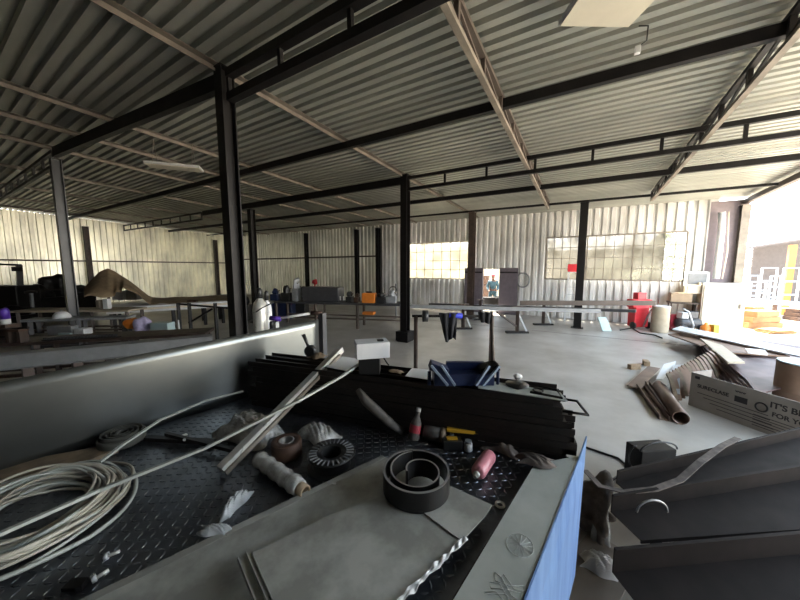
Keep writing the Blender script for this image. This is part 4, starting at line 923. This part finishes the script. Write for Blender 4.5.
# barbell like pole on stand with cloth
hD = 6.1
t = thing('roller_stand', 'low pole stand with a round weight at its left end, mid floor', 'stand', GD(416, 356, hD).xy.to_3d())
A_, B_ = GD(412, 316, hD), GD(492, 316, hD)
mb = MB(); mb.bar(A_, B_, .05, .05); mb.build('pole', M['black_steel'], t)
for px in (416, 492):
    q = GD(px, 316, hD); mb = MB(); mb.bar((q.x, q.y, 0), q, .07, .05); mb.build('leg', M['brown_steel'], t)
q = GD(424, 316, hD - .06); mb = MB(); mb.lathe(q + Rv @ Vector((-.04, 0, 0)), [(.03, 0), (.12, .01), (.12, .12), (.03, .13)], 24, Rv @ Vector((1, 0, 0))); mb.build('weight', M['black_plastic'], t)
def drape(px0, px1, py0, py1, hD_, seed, label, taper=.5):
    rr = random.Random(seed)
    def f(u, v):
        px = lerp(px0, px1, u); cxp = lerp((px0 + px1) / 2, (px0 + px1) / 2 + 2, v); px = cxp + (px - (px0 + px1) / 2) * (1 - taper * v)
        q = GD(px, lerp(py0, py1, v * (.93 + .07 * math.sin(u * 5 + seed))), hD_); return q + Vector((fx, fy, 0)) * (.04 * math.sin(u * 14 + v * 3))
    mb = MB(); mb.grid(f, 16, 14); return one(mb, 'black_cloth', M['black_cloth'], label, 'cloth', solid=.015)
drape(439, 458, 313, 342, hD - .05, 1, 'black cloth hanging over the pole stand beside the blue wrap')
drape(478, 492, 312, 324, hD - .05, 4, 'short black cloth bundled at the right end of the pole', .2)
q = GD(455, 315, hD); mb = MB(); mb.tube([GD(449, 315, hD), GD(462, 316, hD)], .055, 14); one(mb, 'blue_wrap', M['vivid_blue'], 'vivid blue wrap around the pole above the black cloth', 'wrap')

# dark bench (middle left, back)
def bench(pA, pB, h_, dist_z, depth, th, label, m='brown_steel', legm=None, legs=3):
    a = G(*pA, h_); b = G(*pB, h_); d_ = (b - a).normalized(); n_ = Vector((-d_.y, d_.x, 0))
    if n_.dot(Vector((fx, fy, 0))) < 0: n_ = -n_
    t = thing('workbench', label, 'workbench', ((a + b) / 2).xy.to_3d())
    mb = MB(); mb.slab([a, b, b + n_ * depth, a + n_ * depth], th); mb.build('top', M[m], t)
    L2 = (b - a).length
    for i in range(legs):
        for j in (0.08, depth - .08):
            q = a + d_ * (.1 + (L2 - .2) * i / (legs - 1)) + n_ * j; mb = MB(); mb.bar((q.x, q.y, 0), (q.x, q.y, h_ - th), .07, .07); mb.build('leg', M[legm or m], t)
    for j in (0.08, depth - .08):
        mb = MB(); mb.bar(a + d_ * .1 + n_ * j - Vector((0, 0, h_ * .62)), b - d_ * .1 + n_ * j - Vector((0, 0, h_ * .62)), .05, .05); mb.build('stretcher', M[legm or m], t)
    return t, a, b, d_, n_
bt_, ba, bb, bd, bn = bench((272, 301.5), (404, 304.5), .9, 0, .9, .06, 'long dark steel bench behind the gas cylinders, carrying machines and an orange box', 'mid_grey', 'dark_primer', 4)
def onb(px, py_h, h_, off=.3):                # point on that bench
    q = G(px, py_h, h_); return q
q = lerp(ba, bb, (323 - 272) / 132.) + bn * .5; 
def bench_item(px, w_, h_, off=.45, yaw=None):
    f = (px - 272) / 132.; 
    # perspective correct along the bench
    best = min((abs((lambda v: 400 + F * (v.x * rx + v.y * ry) / ((v.x * fx + v.y * fy) * math.cos(PITCH) - (v.z - CH) * math.sin(PITCH)))(lerp(ba, bb, k / 200) + bn * off) - px), k) for k in range(-60, 261))
    return lerp(ba, bb, best[1] / 200) + bn * off
ang = math.atan2(bd.y, bd.x)
q = bench_item(324, 0, 0); t = thing('lathe_machine', 'wide dark machine box on the long steel bench', 'machine', q)
mb = MB(); mb.box(q + Vector((0, 0, .26)), (1.35, .6, .52), ang); mb.build('body', M['mid_grey'], t, bevel=.02)
for k in range(3):
    mb = MB(); mb.box(q + bd * (.72 + .12 * k) - bn * .2 + Vector((0, 0, .14)), (.03, .04, .14), ang); mb.build('lever', M['white'], t)
q = bench_item(369, 0, 0, .3); t = thing('orange_box', 'orange tool case on the long steel bench', 'case', q)
mb = MB(); mb.box(q + Vector((0, 0, .17)), (.46, .3, .34), ang); mb.build('case', M['orange'], t, bevel=.02)
mb = MB(); mb.box(q + Vector((0, 0, .37)), (.2, .05, .05), ang); mb.build('handle', M['black_plastic'], t)
q = G(369, 313, .55); mb = MB(); mb.box(q, (.4, .3, .1), ang); one(mb, 'yellow_bag', M['orange'], 'yellow orange bag under the steel bench beneath the orange case', 'bag', bevel=.02)
for i, (px, m_, w_, h_, sd, lab) in enumerate(((287, 'black_plastic', .35, .5, 1, 'dark vice like machine at the left end of the steel bench'), (297, 'grey', .22, .75, 2, 'grey upright drill head left of the wide dark machine box'), (350, 'black_plastic', .22, .34, 3, 'black clutter heap between machine box and orange case'), (357, 'rust', .16, .3, 4, 'rusty part beside the orange case'), (381, 'black_plastic', .3, .34, 5, 'black tool heap right of the orange case'), (391, 'grey', .35, .4, 6, 'grey metal parts heap near the middle column'), (276, 'blue', .3, .4, 7, 'dark blue machine cover left end of bench'))):
    q = bench_item(px, 0, 0, .35); t = thing('bench_machine', lab, 'machine', q)
    mb = MB(); mb.box(q + Vector((0, 0, h_ * .3)), (w_, .3, h_ * .6), ang); mb.build('base', M[m_], t, bevel=.02)
    mb = MB(); mb.blob(q + Vector((0, 0, h_ * .75)), (w_ * .7, .25, h_ * .6), sd, .3); mb.build('head', M[m_], t)
    mb = MB(); mb.tube([q + Vector((0, 0, h_ * .8)), q + bd * w_ * .6 + Vector((0, 0, h_ * .95))], .02, 8); mb.build('lever', M['primer'], t)
# red lamp on wall, pale tag
q = GY(314, 282, 13.9); mb = MB(); mb.blob((q.x, 13.95, q.z), (.4, .25, .35), 2, .15); mb.bar((q.x, 13.95, 0), (q.x, 13.95, q.z - .1), .05, .05); one(mb, 'post_lamp', M['red'], 'red cap on a thin post behind the wide dark machine box', 'post')
# propped door/ladder object near middle column: grey equipment stand
q = G(396, 318, 0); t = thing('gauge_stand', 'grey gauge stand with hoses left of the middle column', 'stand', q)
mb = MB(); mb.bar(q, q + Vector((0, 0, 1.45)), .05, .05); mb.build('post', M['grey'], t)
for k, z in enumerate((.75, .95, 1.2)):
    mb = MB(); mb.tube([q + Rv @ Vector((-.12 + .15 * math.cos(a), -.05, z + .13 * math.sin(a))) for a in [k2 * PI / 8 for k2 in range(16)]], .018, 8, closed=True); mb.build('hose_loop', M['black_plastic' if k else 'light_grey'], t)
# gas cylinders
def cylinder(px, py, h_, r_, m_, label, valve='black_plastic'):
    q = G(px, py, 0) if not isinstance(px, Vector) else px; t = thing('gas_cylinder', label, 'gas cylinder', q)
    mb = MB(); mb.lathe(q, [(r_ * .9, 0), (r_, .03), (r_, h_ * .82), (r_ * .85, h_ * .89), (r_ * .4, h_ * .94), (r_ * .3, h_ * .95)], 28); mb.build('body', M[m_], t)
    mb = MB(); mb.lathe(q + Vector((0, 0, h_ * .95)), [(r_ * .42, 0), (r_ * .42, h_ * .10), (r_ * .2, h_ * .12)], 16); mb.build('valve', M[valve], t)
    return t
h1 = 5.6
q = GD(262, 350, h1); cylinder(Vector((q.x, q.y, 0)), 0, 1.62, .13, 'alu', 'silver gas cylinder, tallest, strapped by the dark columns')
q = GD(269, 350, h1 + .3); cylinder(Vector((q.x, q.y, 0)), 0, 1.55, .09, 'white', 'slim white gas cylinder behind the silver one')
q = GD(273, 350, h1 - .1); cylinder(Vector((q.x, q.y, 0)), 0, 1.05, .10, 'blue', 'short dark gas cylinder right of the silver one')
q = GD(262, 305, h1 - .14); mb = MB(); mb.tube([GD(256, 312, h1 - .15), GD(262, 308, h1 - .17), GD(274, 302, h1 - .15)], .012, 8); one(mb, 'rubber_strap', M['black_plastic'], 'black hose wrapped across the silver gas cylinder', 'hose')
# pale handle bar cart frame behind the side sheet
hc = 4.6
t = thing('handrail', 'pale pipe handle frame with a purple grip behind the tall side sheet', 'frame', GD(300, 340, hc).xy.to_3d())
mb = MB(); mb.tube([GD(276, 319, hc), GD(312, 313, hc)], .02, 12); mb.build('handle_bar', M['white'], t)
mb = MB(); mb.tube([GD(270, 318, hc), GD(281, 319, hc)], .035, 12); mb.build('grip', M['purple'], t)
q = GD(322, 313, hc); mb = MB(); mb.bar((q.x, q.y, 0), q, .10, .08); mb.build('post', M['mid_grey'], t)
q = GD(276, 320, hc); mb = MB(); mb.bar((q.x, q.y, 0), q - Vector((0, 0, .03)), .06, .06); mb.build('post', M['light_grey'], t)
mb = MB(); mb.tube([GD(311, 313, hc), GD(322, 313, hc)], .03, 12); mb.build('joint', M['rust'], t)

# ================================================================== LEFT: BEAMS, TABLES, TARP
a, b = G(-60, 360, .95), G(212, 335, .95)
mb = MB(); mb.prof(a, b, [(-.12, 0), (.12, 0), (.12, -.012), (.006, -.012), (.006, -.19), (.12, -.19), (.12, -.20), (-.12, -.20), (-.12, -.19), (-.006, -.19), (-.006, -.012), (-.12, -.012)])
mb.bar(a + Vector((0, 0, -.1)) , b + Vector((0, 0, -.1)), .2, .17); one(mb, 'steel_beam', M['grey'], 'long grey steel beam with worn patches lying on posts behind the side sheet', 'steel beam')
for i, px in enumerate((8, 54, 88, 150)):
    t_ = (px + 60) / 272.; q = lerp(a, b, min(1, max(0, t_ * .8 + .03))); mb = MB(); q = G(px, 380, .6); q = lerp(a, b, (px + 60) / 272. ** 1.0); mb.bar((q.x, q.y, 0), (q.x, q.y, .745), .12, .10); one(mb, 'support_post', M['brown_steel'], 'steel support post under the long grey beam, %s from the left' % ['first', 'second', 'third', 'fourth'][i], 'post')
# broad welding table with grating
t1, a1, b1, d1, n1 = bench((-80, 348), (205, 333), .9, 0, .55, .05, 'broad brown welding table covered in dust behind the long beam', 'brown_steel', None, 4)
mb = MB()
for k in range(22):
    u = .38 + .012 * k; q = lerp(a1, b1, u) + n1 * .06; mb.box(q + Vector((0, 0, .03)), (.012, .05, .05), 0)
q0 = lerp(a1, b1, .37) + n1 * .06; q1 = lerp(a1, b1, .65) + n1 * .06; mb.bar(q0 + Vector((0, 0, .008)), q1 + Vector((0, 0, .008)), .05, .012)
one(mb, 'grating_strip', M['black_steel'], 'black toothed grating strip on the front edge of the welding table', 'grating')
# shelf table with boxes
t2, a2, b2, d2, n2 = bench((20, 320), (126, 317), 1.0, 0, .34, .05, 'grey topped table left with boxes on its lower shelf', 'grey', 'mid_grey', 3)
q0, q1 = G(20, 336, .66), G(172, 333, .66); nv = Vector((fx, fy, 0))
mb = MB(); mb.slab([q0, q1, q1 + nv * .32, q0 + nv * .32], .04); mb.build('lower_shelf', M['brown_steel'], t2)
for q in (q1 + nv * .05 - (q1 - q0).normalized() * .1,): mb = MB(); mb.bar((q.x, q.y, 0), (q.x, q.y, .62), .07, .07); mb.build('shelf_leg', M['brown_steel'], t2)
def pbox(px0, px1, pyb, hpx, z, dep, m_, name, label, cat, parent=None):
    q = G((px0 + px1) / 2, pyb, z); D_ = q.x * fx + q.y * fy; w_ = (px1 - px0) * D_ / F; h_ = hpx * D_ / F
    mb = MB(); mb.box(q + Vector((0, 0, h_ / 2)) + Vector((fx, fy, 0)) * dep / 2, (w_, dep, h_), AZ); return one(mb, name, M[m_], label, cat, bevel=.01)
pbox(47, 72, 335, 9, .66, .16, 'grey', 'storage_box', 'grey storage box on the low shelf, left one', 'box')
pbox(58, 70, 337, 4, .66, .06, 'teal_light', 'storage_box', 'pale flat box in front of the grey one on the low shelf', 'box')
pbox(74, 84, 335, 6, .66, .2, 'white', 'storage_box', 'small white box right of the pale flat box on the low shelf', 'box')
pbox(150, 168, 332, 9, .66, .24, 'teal_light', 'storage_box', 'pale blue box right of the lilac cloth', 'box')
q = G(143, 331, .665); mb = MB(); mb.blob(q + Vector((0, 0, .13)), (.36, .26, .30), 8, .35, 4); one(mb, 'lilac_cloth', M['lilac'], 'crumpled lilac cloth beside the pale blue box', 'cloth')
q = G(132, 329, .72); mb = MB(); mb.blob(q + Vector((0, 0, .12)), (.30, .24, .2), 9, .35, 4); one(mb, 'orange_cloth', M['orange'], 'crumpled orange cloth above the lilac one', 'cloth')
# purple can
q = G(4, 330, .95); q = GD(6, 324, 5.2); zt = .95; t = thing('paint_can', 'purple and white paint can at the left picture edge', 'can', Vector((q.x, q.y, q.z)))
mb = MB(); mb.lathe(q, [(.06, 0), (.06, .09)], 24); mb.build('lower_band', M['white'], t)
mb = MB(); mb.lathe(q + Vector((0, 0, .09)), [(.061, 0), (.061, .14), (.05, .17), (.03, .19)], 24); mb.build('body', M['purple'], t)
mb = MB(); mb.box(q - Vector((0, 0, .1)), (.22, .2, .2), AZ); one(mb, 'vice_block', M['brown_steel'], 'dark block under the purple can', 'block')
# vice on the table
q = G(18, 342, .9); t = thing('vice', 'rusty steel vice on the welding table at the left', 'vice', q)
for s in (-.09, .09):
    mb = MB(); mb.box(q + Rv @ Vector((s, 0, .1)), (.05, .12, .2), AZ); mb.build('jaw', M['brown_steel'], t)
mb = MB(); mb.box(q + Vector((0, 0, .2)), (.24, .14, .04), AZ); mb.build('bridge', M['rust'], t)
mb = MB(); mb.tube([q + Rv @ Vector((-.25, 0, .2)), q + Rv @ Vector((.2, 0, .24))], .02, 8); mb.build('screw', M['mill'], t)
# white dome lamp
q = G(62, 318, 1.0); t = thing('dome_lamp', 'white dome shaped lamp on the left table', 'lamp', q)
mb = MB(); mb.lathe(q, [(.14, 0), (.15, .02), (.13, .08), (.09, .13), (.03, .15)], 24); mb.build('shade', M['white'], t)
mb = MB(); mb.lathe(q + Vector((0, 0, .15)), [(.03, 0), (.02, .03)], 12); mb.build('knob', M['grey'], t)
# far pale board bench
t3, a3, b3, d3, n3 = bench((10, 311), (128, 310), .92, 0, .7, .05, 'far bench topped with a pale yellowish board', 'drum', 'brown_steel', 3)
for i, (px0, px1, py, h_, m_, lab) in enumerate(((103, 108, 309, 10, 'white', 'white jar on the far bench under the canvas'), (96, 100, 309, 9, 'primer', 'small tin on the far bench under the canvas'))):
    pbox(px0, px1, py, h_, .92, .12, m_, 'tin', lab, 'tin')
# stack of pale sheets + canvas tarpaulin
SX = []
hS = 10.2
t = thing('sheet_stand', 'long stand of stacked pale boards under the canvas', 'stand', GD(170, 320, hS).xy.to_3d())
aa, ab = GD(106, 312, hS - .8), GD(228, 308, hS + 1.2)
for k in range(3):
    zz = .70 + .07 * k; a_ = Vector((aa.x, aa.y, zz)); b_ = Vector((ab.x, ab.y, zz)); nv2 = Vector((-(b_ - a_).y, (b_ - a_).x, 0)).normalized()
    if nv2.dot(Vector((fx, fy, 0))) < 0: nv2 = -nv2
    mb = MB(); mb.slab([a_ + nv2 * .02 * k, b_ + nv2 * .02 * k, b_ + nv2 * 1.3, a_ + nv2 * 1.3], .06); mb.build('board', M['white' if k != 1 else 'cream'], t)
for f in (.05, .5, .78, .95):
    for j in (.1, 1.2):
        q = lerp(aa, ab, f) + nv2 * j; mb = MB(); mb.bar((q.x, q.y, 0), (q.x, q.y, .64), .08, .08); mb.build('leg', M['black_steel'], t)
def tarp(u, v):
    px = lerp(84, 236, u)
    prof = [(84, 288), (88, 284), (100, 272), (108, 268), (115, 271), (128, 280), (142, 291), (152, 298), (165, 300.5), (200, 299), (236, 298)]
    py = 300
    for (x0, y0), (x1, y1) in zip(prof, prof[1:]):
        if x0 <= px <= x1: py = lerp(y0, y1, (px - x0) / (x1 - x0)); break
    q = GD(px, py, hS + .2 + (px - 106) / 122 * 1.6)
    low = GD(px, 303.5 if px > 150 else lerp(297, 303, max(0, (px - 130) / 20.)) if px < 115 else 292 if px < 122 else lerp(286, 303.5, min(1, (px - 122) / 28.)), hS - .6 + (px - 106) / 122 * 1.9)
    dd = Vector((q.x, q.y)).normalized(); back = Vector((q.x + dd.x * 1.3, q.y + dd.y * 1.3, max(.75, .9 + (q.z - .9) * .55)))
    if v < .5:
        w_ = v / .5; p = lerp(low, q, math.sin(w_ * PI / 2)); p.z += .03 * math.sin(u * 40 + v * 4) * (1 - w_)
    else: p = lerp(q, back, (v - .5) / .5)
    return p + Vector((0, 0, .02 * math.sin(u * 23)))
mb = MB(); mb.grid(tarp, 90, 16); one(mb, 'canvas_tarpaulin', M['canvas'], 'brown canvas tarpaulin draped to a peak over the board stand', 'tarpaulin', solid=.01)
# what holds the peak up
q = GD(108, 290, hS + .2); mb = MB(); mb.bar((q.x, q.y, 0), (q.x, q.y, GD(108, 269.5, hS + .2).z), .06, .06); one(mb, 'prop_post', M['brown_steel'], 'prop post holding up the peak of the canvas', 'post')
pbox(112, 123, 300, 9, .85, .3, 'white', 'carton', 'white carton under the canvas peak, left of two', 'carton')
pbox(126, 137, 300, 10, .85, .3, 'white', 'carton', 'white carton under the canvas peak, right of two', 'carton')
# trestle rack in front of the boards
hR = 8.6
t = thing('pipe_rack', 'black pipe rack with braces in front of the pale boards', 'rack', GD(195, 330, hR).xy.to_3d())
for px in (178, 189, 215):
    q = GD(px, 303, hR); mb = MB(); mb.bar((q.x, q.y, 0), q, .07, .07); mb.build('post', M['black_steel'], t)
mb = MB(); mb.bar(GD(188, 301, hR), GD(197, 301, hR), .10, .06); mb.build('head', M['rust'], t)
mb = MB(); mb.bar(GD(189, 323, hR), GD(212, 309, hR), .05, .05); mb.build('brace', M['black_steel'], t)
mb = MB(); mb.bar(GD(178, 304, hR), GD(228, 308, hR), .05, .05); mb.build('rail', M['black_steel'], t)
mb = MB(); mb.bar(GD(178, 320, hR - .08), GD(179, 329, hR - .08), .06, .03); mb.build('tag', M['white'], t)
# drill machine at the far left
hM = 10.5
q = GD(8, 300, hM); t = thing('press_machine', 'black press machine with an overhead arm near the left wall', 'machine', q.xy.to_3d())
mb = MB(); mb.box((q.x, q.y, .75), (1.5, .7, 1.5), AZ); mb.build('body', M['black_steel'], t, bevel=.03)
p1, p2 = GD(19, 300, hM), GD(19, 265, hM); mb = MB(); mb.bar((p1.x, p1.y, 0), p2, .16, .14); mb.build('column', M['black_steel'], t)
mb = MB(); mb.bar(GD(-40, 263, hM), GD(20, 265, hM), .10, .06); mb.build('arm', M['black_steel'], t)
mb = MB(); mb.box(GD(17, 269, hM - .1), (.16, .2, .16), AZ); mb.build('arm_head', M['black_steel'], t, bevel=.02)
q = GD(31, 300, hM - .8); t = thing('pedestal', 'thin pale pedestal with a dark round top right of the press machine', 'pedestal', q.xy.to_3d())
p2 = GD(31, 293, hM - .8); mb = MB(); mb.cyl((q.x, q.y, 0), p2, .045, 14); mb.build('post', M['grey'], t)
mb = MB(); mb.lathe(p2, [(.13, 0), (.14, .02), (.14, .05), (.08, .07)], 22); mb.build('top', M['black_steel'], t)
for i, (px, w_, h_, sd, lab) in enumerate(((40, 1.1, 1.3, 1, 'large dark covered machine against the left wall'), (54, .9, 1.65, 2, 'taller dark covered machine left of the slim column'), (77, 1.0, 1.2, 3, 'dark low machine right of the slim column'), (10, .6, .9, 4, 'low dark heap beside the pedestal'))):
    q = GD(px, 300, 12.2 + 1.05 * i if i < 3 else 9.2); t = thing('covered_machine', lab, 'machine', q.xy.to_3d())
    mb = MB(); mb.box((q.x, q.y, h_ * .35), (w_, .9, h_ * .7), AZ); mb.build('base', M['black_steel'], t, bevel=.04)
    mb = MB(); mb.blob((q.x, q.y, h_ * .72), (w_ * .95, .8, h_ * .6), sd, .3); mb.build('upper', M['black_steel'], t)
# clutter at the rear left, behind columns
for i, (px, h_, w_, m_, lab) in enumerate(((243, .9, .5, 'mid_grey', 'grey locker between the two dark columns'), (283, 1.0, .9, 'blue', 'dark blue machine behind the gas cylinders'), (300, 1.3, .6, 'black_plastic', 'dark upright machine against the back wall left of the bench'))):
    q = GD(px, 300, 12 + i * .5); t = thing('floor_machine', lab, 'machine', q.xy.to_3d())
    mb = MB(); mb.box((q.x, q.y, h_ * .35), (w_, .6, h_ * .7), AZ); mb.build('base', M[m_], t, bevel=.03)
    mb = MB(); mb.blob((q.x, q.y, h_ * .8), (w_ * .8, .5, h_ * .5), i + 3, .25); mb.build('upper', M[m_], t)

# ================================================================== OUTSIDE
# open shed to the right
hO = 17
t = thing('open_shed', 'open sided metal shed beyond the yard on the right', 'shed', GD(790, 300, hO).xy.to_3d())
A_, B_ = GD(748, 300, hO + 1), GD(900, 300, hO + 1)
zr = GD(748, 246, hO + 1).z
mb = MB(); mb.vslab([(A_.x, A_.y, 0), (B_.x, B_.y, 0), (B_.x, B_.y, zr + 1.8), (A_.x, A_.y, zr)], Vector((-fx, -fy, 0)), .08); mb.build('back_wall', M['shed'], t)
mb = MB(); e = GD(742, 248, hO - 3.5); e2 = GD(900, 224, hO - 3.5); mb.slab([e, e2, Vector((B_.x, B_.y, zr + 1.9)), Vector((A_.x, A_.y, zr + .05))], .08); mb.build('roof', M['shed'], t)
for px in (793,):
    q = GD(px, 245, hO - 3.5); mb = MB(); mb.bar((q.x, q.y, 0), q, .2, .2); mb.build('post', M['orange'], t)
for i, (px0, px1, hh, lab) in enumerate(((749, 764, 1.5, 'white steel rack in the yard, leftmost'), (768, 778, 1.75, 'blue grey steel rack in the yard, middle'), (780, 796, 2.1, 'white steel rack in the yard, rightmost and tallest'))):
    D0 = 13.2; qa = GD(px0, 300, D0); qb = GD(px1, 300, D0); t = thing('yard_rack', lab, 'rack', ((qa + qb) / 2).xy.to_3d()); mm = M['white' if i != 1 else 'pale_blue']
    for q in (qa, qb):
        for j in (0, .8): mb = MB(); mb.bar((q.x + fx * j, q.y + fy * j, 0), (q.x + fx * j, q.y + fy * j, hh), .06, .06); mb.build('upright', mm, t)
    for k in range(4):
        z = .35 + (hh - .35) * k / 3; mb = MB(); mb.bar((qa.x, qa.y, z), (qb.x, qb.y, z), .05, .05); mb.build('shelf_rail', M['pale_blue'], t); mb = MB(); mb.bar((qa.x + fx * .8, qa.y + fy * .8, z), (qb.x + fx * .8, qb.y + fy * .8, z), .05, .05); mb.build('shelf_rail', M['pale_blue'], t)
D0 = 11; qa, qb = GD(746, 300, D0), GD(812, 303, D0); t = thing('yard_table', 'long grey table in the sunny yard', 'table', ((qa + qb) / 2).xy.to_3d())
mb = MB(); mb.slab([qa, qb, qb + nv * .8, qa + nv * .8], .12); mb.build('top', M['pale_blue'], t)
for q in (qa + nv * .1, lerp(qa, qb, .5) + nv * .1, qb + nv * .1): mb = MB(); mb.bar((q.x, q.y, 0), (q.x, q.y, q.z - .12), .1, .1); mb.build('leg', M['rust'], t)
for i, (px, py, w_, h_, m_, lab) in enumerate(((757, 327, 1.2, .6, 'timber', 'stack of orange sawn timber in the yard beside the post'), (750, 318, .8, .5, 'timber', 'smaller timber stack behind the first in the yard'), (775, 332, 1.0, .10, 'timber', 'flat timber pallet lying in the yard sun'), (797, 320, .6, .45, 'rust', 'rusty box in the yard at the right picture edge'))):
    q = G(px, py, 0); t = thing('timber_stack', lab, 'timber', q)
    for k in range(3): mb = MB(); mb.box(q + Vector((0, 0, h_ * (k + .5) / 3)), (w_ - .08 * k, .5, h_ / 3 - .01), AZ + .1 * k); mb.build('plank', M[m_], t)
# outside the back wall
mb = MB(); mb.box((-8.5, 20.5, 1.8), (9, .3, 3.6)); one(mb, 'boundary_wall', M['plaster'], 'sunlit plastered wall outside the small cream window', 'wall')
mb = MB(); mb.box((.0, 22, 1.6), (7, .3, 3.2)); one(mb, 'boundary_wall', M['shed'], 'dull wall outside behind the gridded window', 'wall')
def bush(x, y, h_, r_, seed, label):
    t = thing('leafy_bush', label, 'bush', (x, y, 0)); mb = MB(); mb.tube([(x, y, 0), (x + .05, y, h_ * .5)], [.09, .05], 8); mb.build('trunk', M['bark'], t)
    rr = random.Random(seed); mb = MB()
    for k in range(1500):
        a = rr.uniform(0, 6.28); zz = rr.uniform(.15, 1); rad = r_ * math.sqrt(rr.random()) * math.sin(PI * min(1, zz * .85 + .1)); c = Vector((x + math.cos(a) * rad, y + math.sin(a) * rad, zz * h_)); s = rr.uniform(.06, .13)
        e1 = Vector((rr.uniform(-1, 1), rr.uniform(-1, 1), rr.uniform(-1, 1))).normalized(); e2 = e1.orthogonal().normalized()
        v = [mb.bm.verts.new(c + q) for q in (e1 * s, e2 * s * .5, -e1 * s, -e2 * s * .5)]; mb.bm.faces.new(v)
    mb.build('foliage', M['leaf'], t)
bush(3.0, 17.6, 3.6, 1.3, 1, 'leafy green bush outside the clear right end of the gridded window')
bush(1.2, 19.2, 2.6, 1.2, 2, 'low green bush outside behind the dusty panes')
# person outside the door
def person(base, h_, yaw, label):
    t = thing('person', label, 'person', base)
    def skin(name, verts, edges, radii, m_, parent, sub=2):
        me = bpy.data.meshes.new(name); me.from_pydata([Vector(v) for v in verts], edges, []); o = bpy.data.objects.new(name, me); C.objects.link(o)
        md = o.modifiers.new('skin', 'SKIN'); md.use_smooth_shade = True
        for i, r in enumerate(radii): me.skin_vertices[0].data[i].radius = (r, r) if not isinstance(r, tuple) else r
        me.skin_vertices[0].data[0].use_root = True
        s_ = o.modifiers.new('sub', 'SUBSURF'); s_.levels = sub; s_.render_levels = sub
        me.materials.append(m_); o.parent = parent; o.rotation_euler.z = 0; WL[o] = WL[parent]; return o
    k = h_ / 1.8
    V = [(0, 0, .98), (0, 0, 1.15), (0, .01, 1.38), (0, 0, 1.50), (0, -.01, 1.56), (0, -.015, 1.66), (0, -.015, 1.76),
         (.19, 0, 1.43), (.26, -.02, 1.15), (.20, -.22, 1.00), (.14, -.30, .99), (-.19, 0, 1.43), (-.27, -.02, 1.15), (-.2, -.2, .98), (-.14, -.28, .98),
         (.10, 0, .90), (.12, -.02, .50), (.13, .02, .09), (.14, -.12, .04), (-.10, 0, .90), (-.13, -.02, .50), (-.15, .02, .09), (-.17, -.12, .04)]
    V = [Vector(v) * k for v in V]
    E = [(0, 1), (1, 2), (2, 3), (3, 4), (4, 5), (5, 6), (2, 7), (7, 8), (8, 9), (9, 10), (2, 11), (11, 12), (12, 13), (13, 14), (0, 15), (15, 16), (16, 17), (17, 18), (0, 19), (19, 20), (20, 21), (21, 22)]
    Rr = [.15, .15, .16, .07, .055, .085, .07, .075, .055, .042, .035, .075, .055, .042, .035, .10, .075, .05, .045, .10, .075, .05, .045]
    body = skin('body', V, E, [r * k for r in Rr], M['skin'], t)
    Vs = V[:4] + V[7:10] + V[11:14]; skin('overall_top', Vs, [(0, 1), (1, 2), (2, 3), (2, 4), (4, 5), (5, 6), (2, 7), (7, 8), (8, 9)], [r * k for r in (.17, .17, .175, .085, .09, .07, .055, .09, .07, .055)], M['teal'], t)
    Vt = [V[0], V[15], V[16], V[17], V[19], V[20], V[21]]; skin('overall_trousers', Vt, [(0, 1), (1, 2), (2, 3), (0, 4), (4, 5), (5, 6)], [r * k for r in (.16, .115, .09, .07, .115, .09, .07)], M['teal'], t)
    for nm, r_, z0, m_ in (('cap', .105, 1.72, M['dark_red']),):
        mb = MB(); c = WL[t] + Vector((0, -.01, z0)) * k; mb.lathe(c, [(r_, 0), (r_, .03), (r_ * .8, .09), (r_ * .3, .115)], 20); mb.box(c + Vector((0, -.12, .01)), (.15, .12, .015)); mb.build(nm, m_, t)
    mb = MB(); hc_ = WL[t] + Vector((0, -.10, 1.68)) * k; mb.blob(hc_ + Vector((0, -.005, -.02)), (.025, .035, .04), 1, .02, 2); mb.build('nose', M['skin'], t)
    for s in (-1, 1):
        mb = MB(); mb.blob(hc_ + Vector((s * .033, .006, .015)), (.022, .014, .014), 1, 0, 2); mb.build('eye', M['ink'], t)
        mb = MB(); mb.blob(hc_ + Vector((s * .095, .09, 0)), (.025, .04, .06), 1, 0, 2); mb.build('ear', M['skin'], t)
    mb = MB(); mb.box(hc_ + Vector((0, .008, -.06)), (.05, .014, .01)); mb.build('mouth', M['dark_red'], t)
    t.rotation_euler.z = yaw; return t
q = GY(492.5, 300, 15.4); person((q.x, 15.4, 0), 1.78, .25, 'person in teal overalls and a red cap standing outside the open double door')
q = GY(487, 300, 16.6); mb = MB(); mb.box((q.x - .1, 16.6, .6), (.7, .5, 1.2)); mb.box((q.x - .1, 16.55, 1.45), (.35, .35, .5)); one(mb, 'orange_barrow', M['rust'], 'rust orange equipment outside the door behind the person', 'equipment', bevel=.03)

q = GY(491, 300, 14.9); mb = MB(); mb.box((q.x, 14.9, .36), (1.0, .3, .62)); mb.tube([(q.x - .5, 14.9, .6), (q.x + .45, 14.9, .72)], .04, 8); one(mb, 'parts_crate', M['black_steel'], 'dark parts crate on the doorstep in front of the person', 'crate', bevel=.02)
jy = G(590, 336, 0).y; mb = MB(); mb.box((-9.0, jy, .001), (27, .02, .004)); struct(mb, 'trim_5', M['dark_primer'])
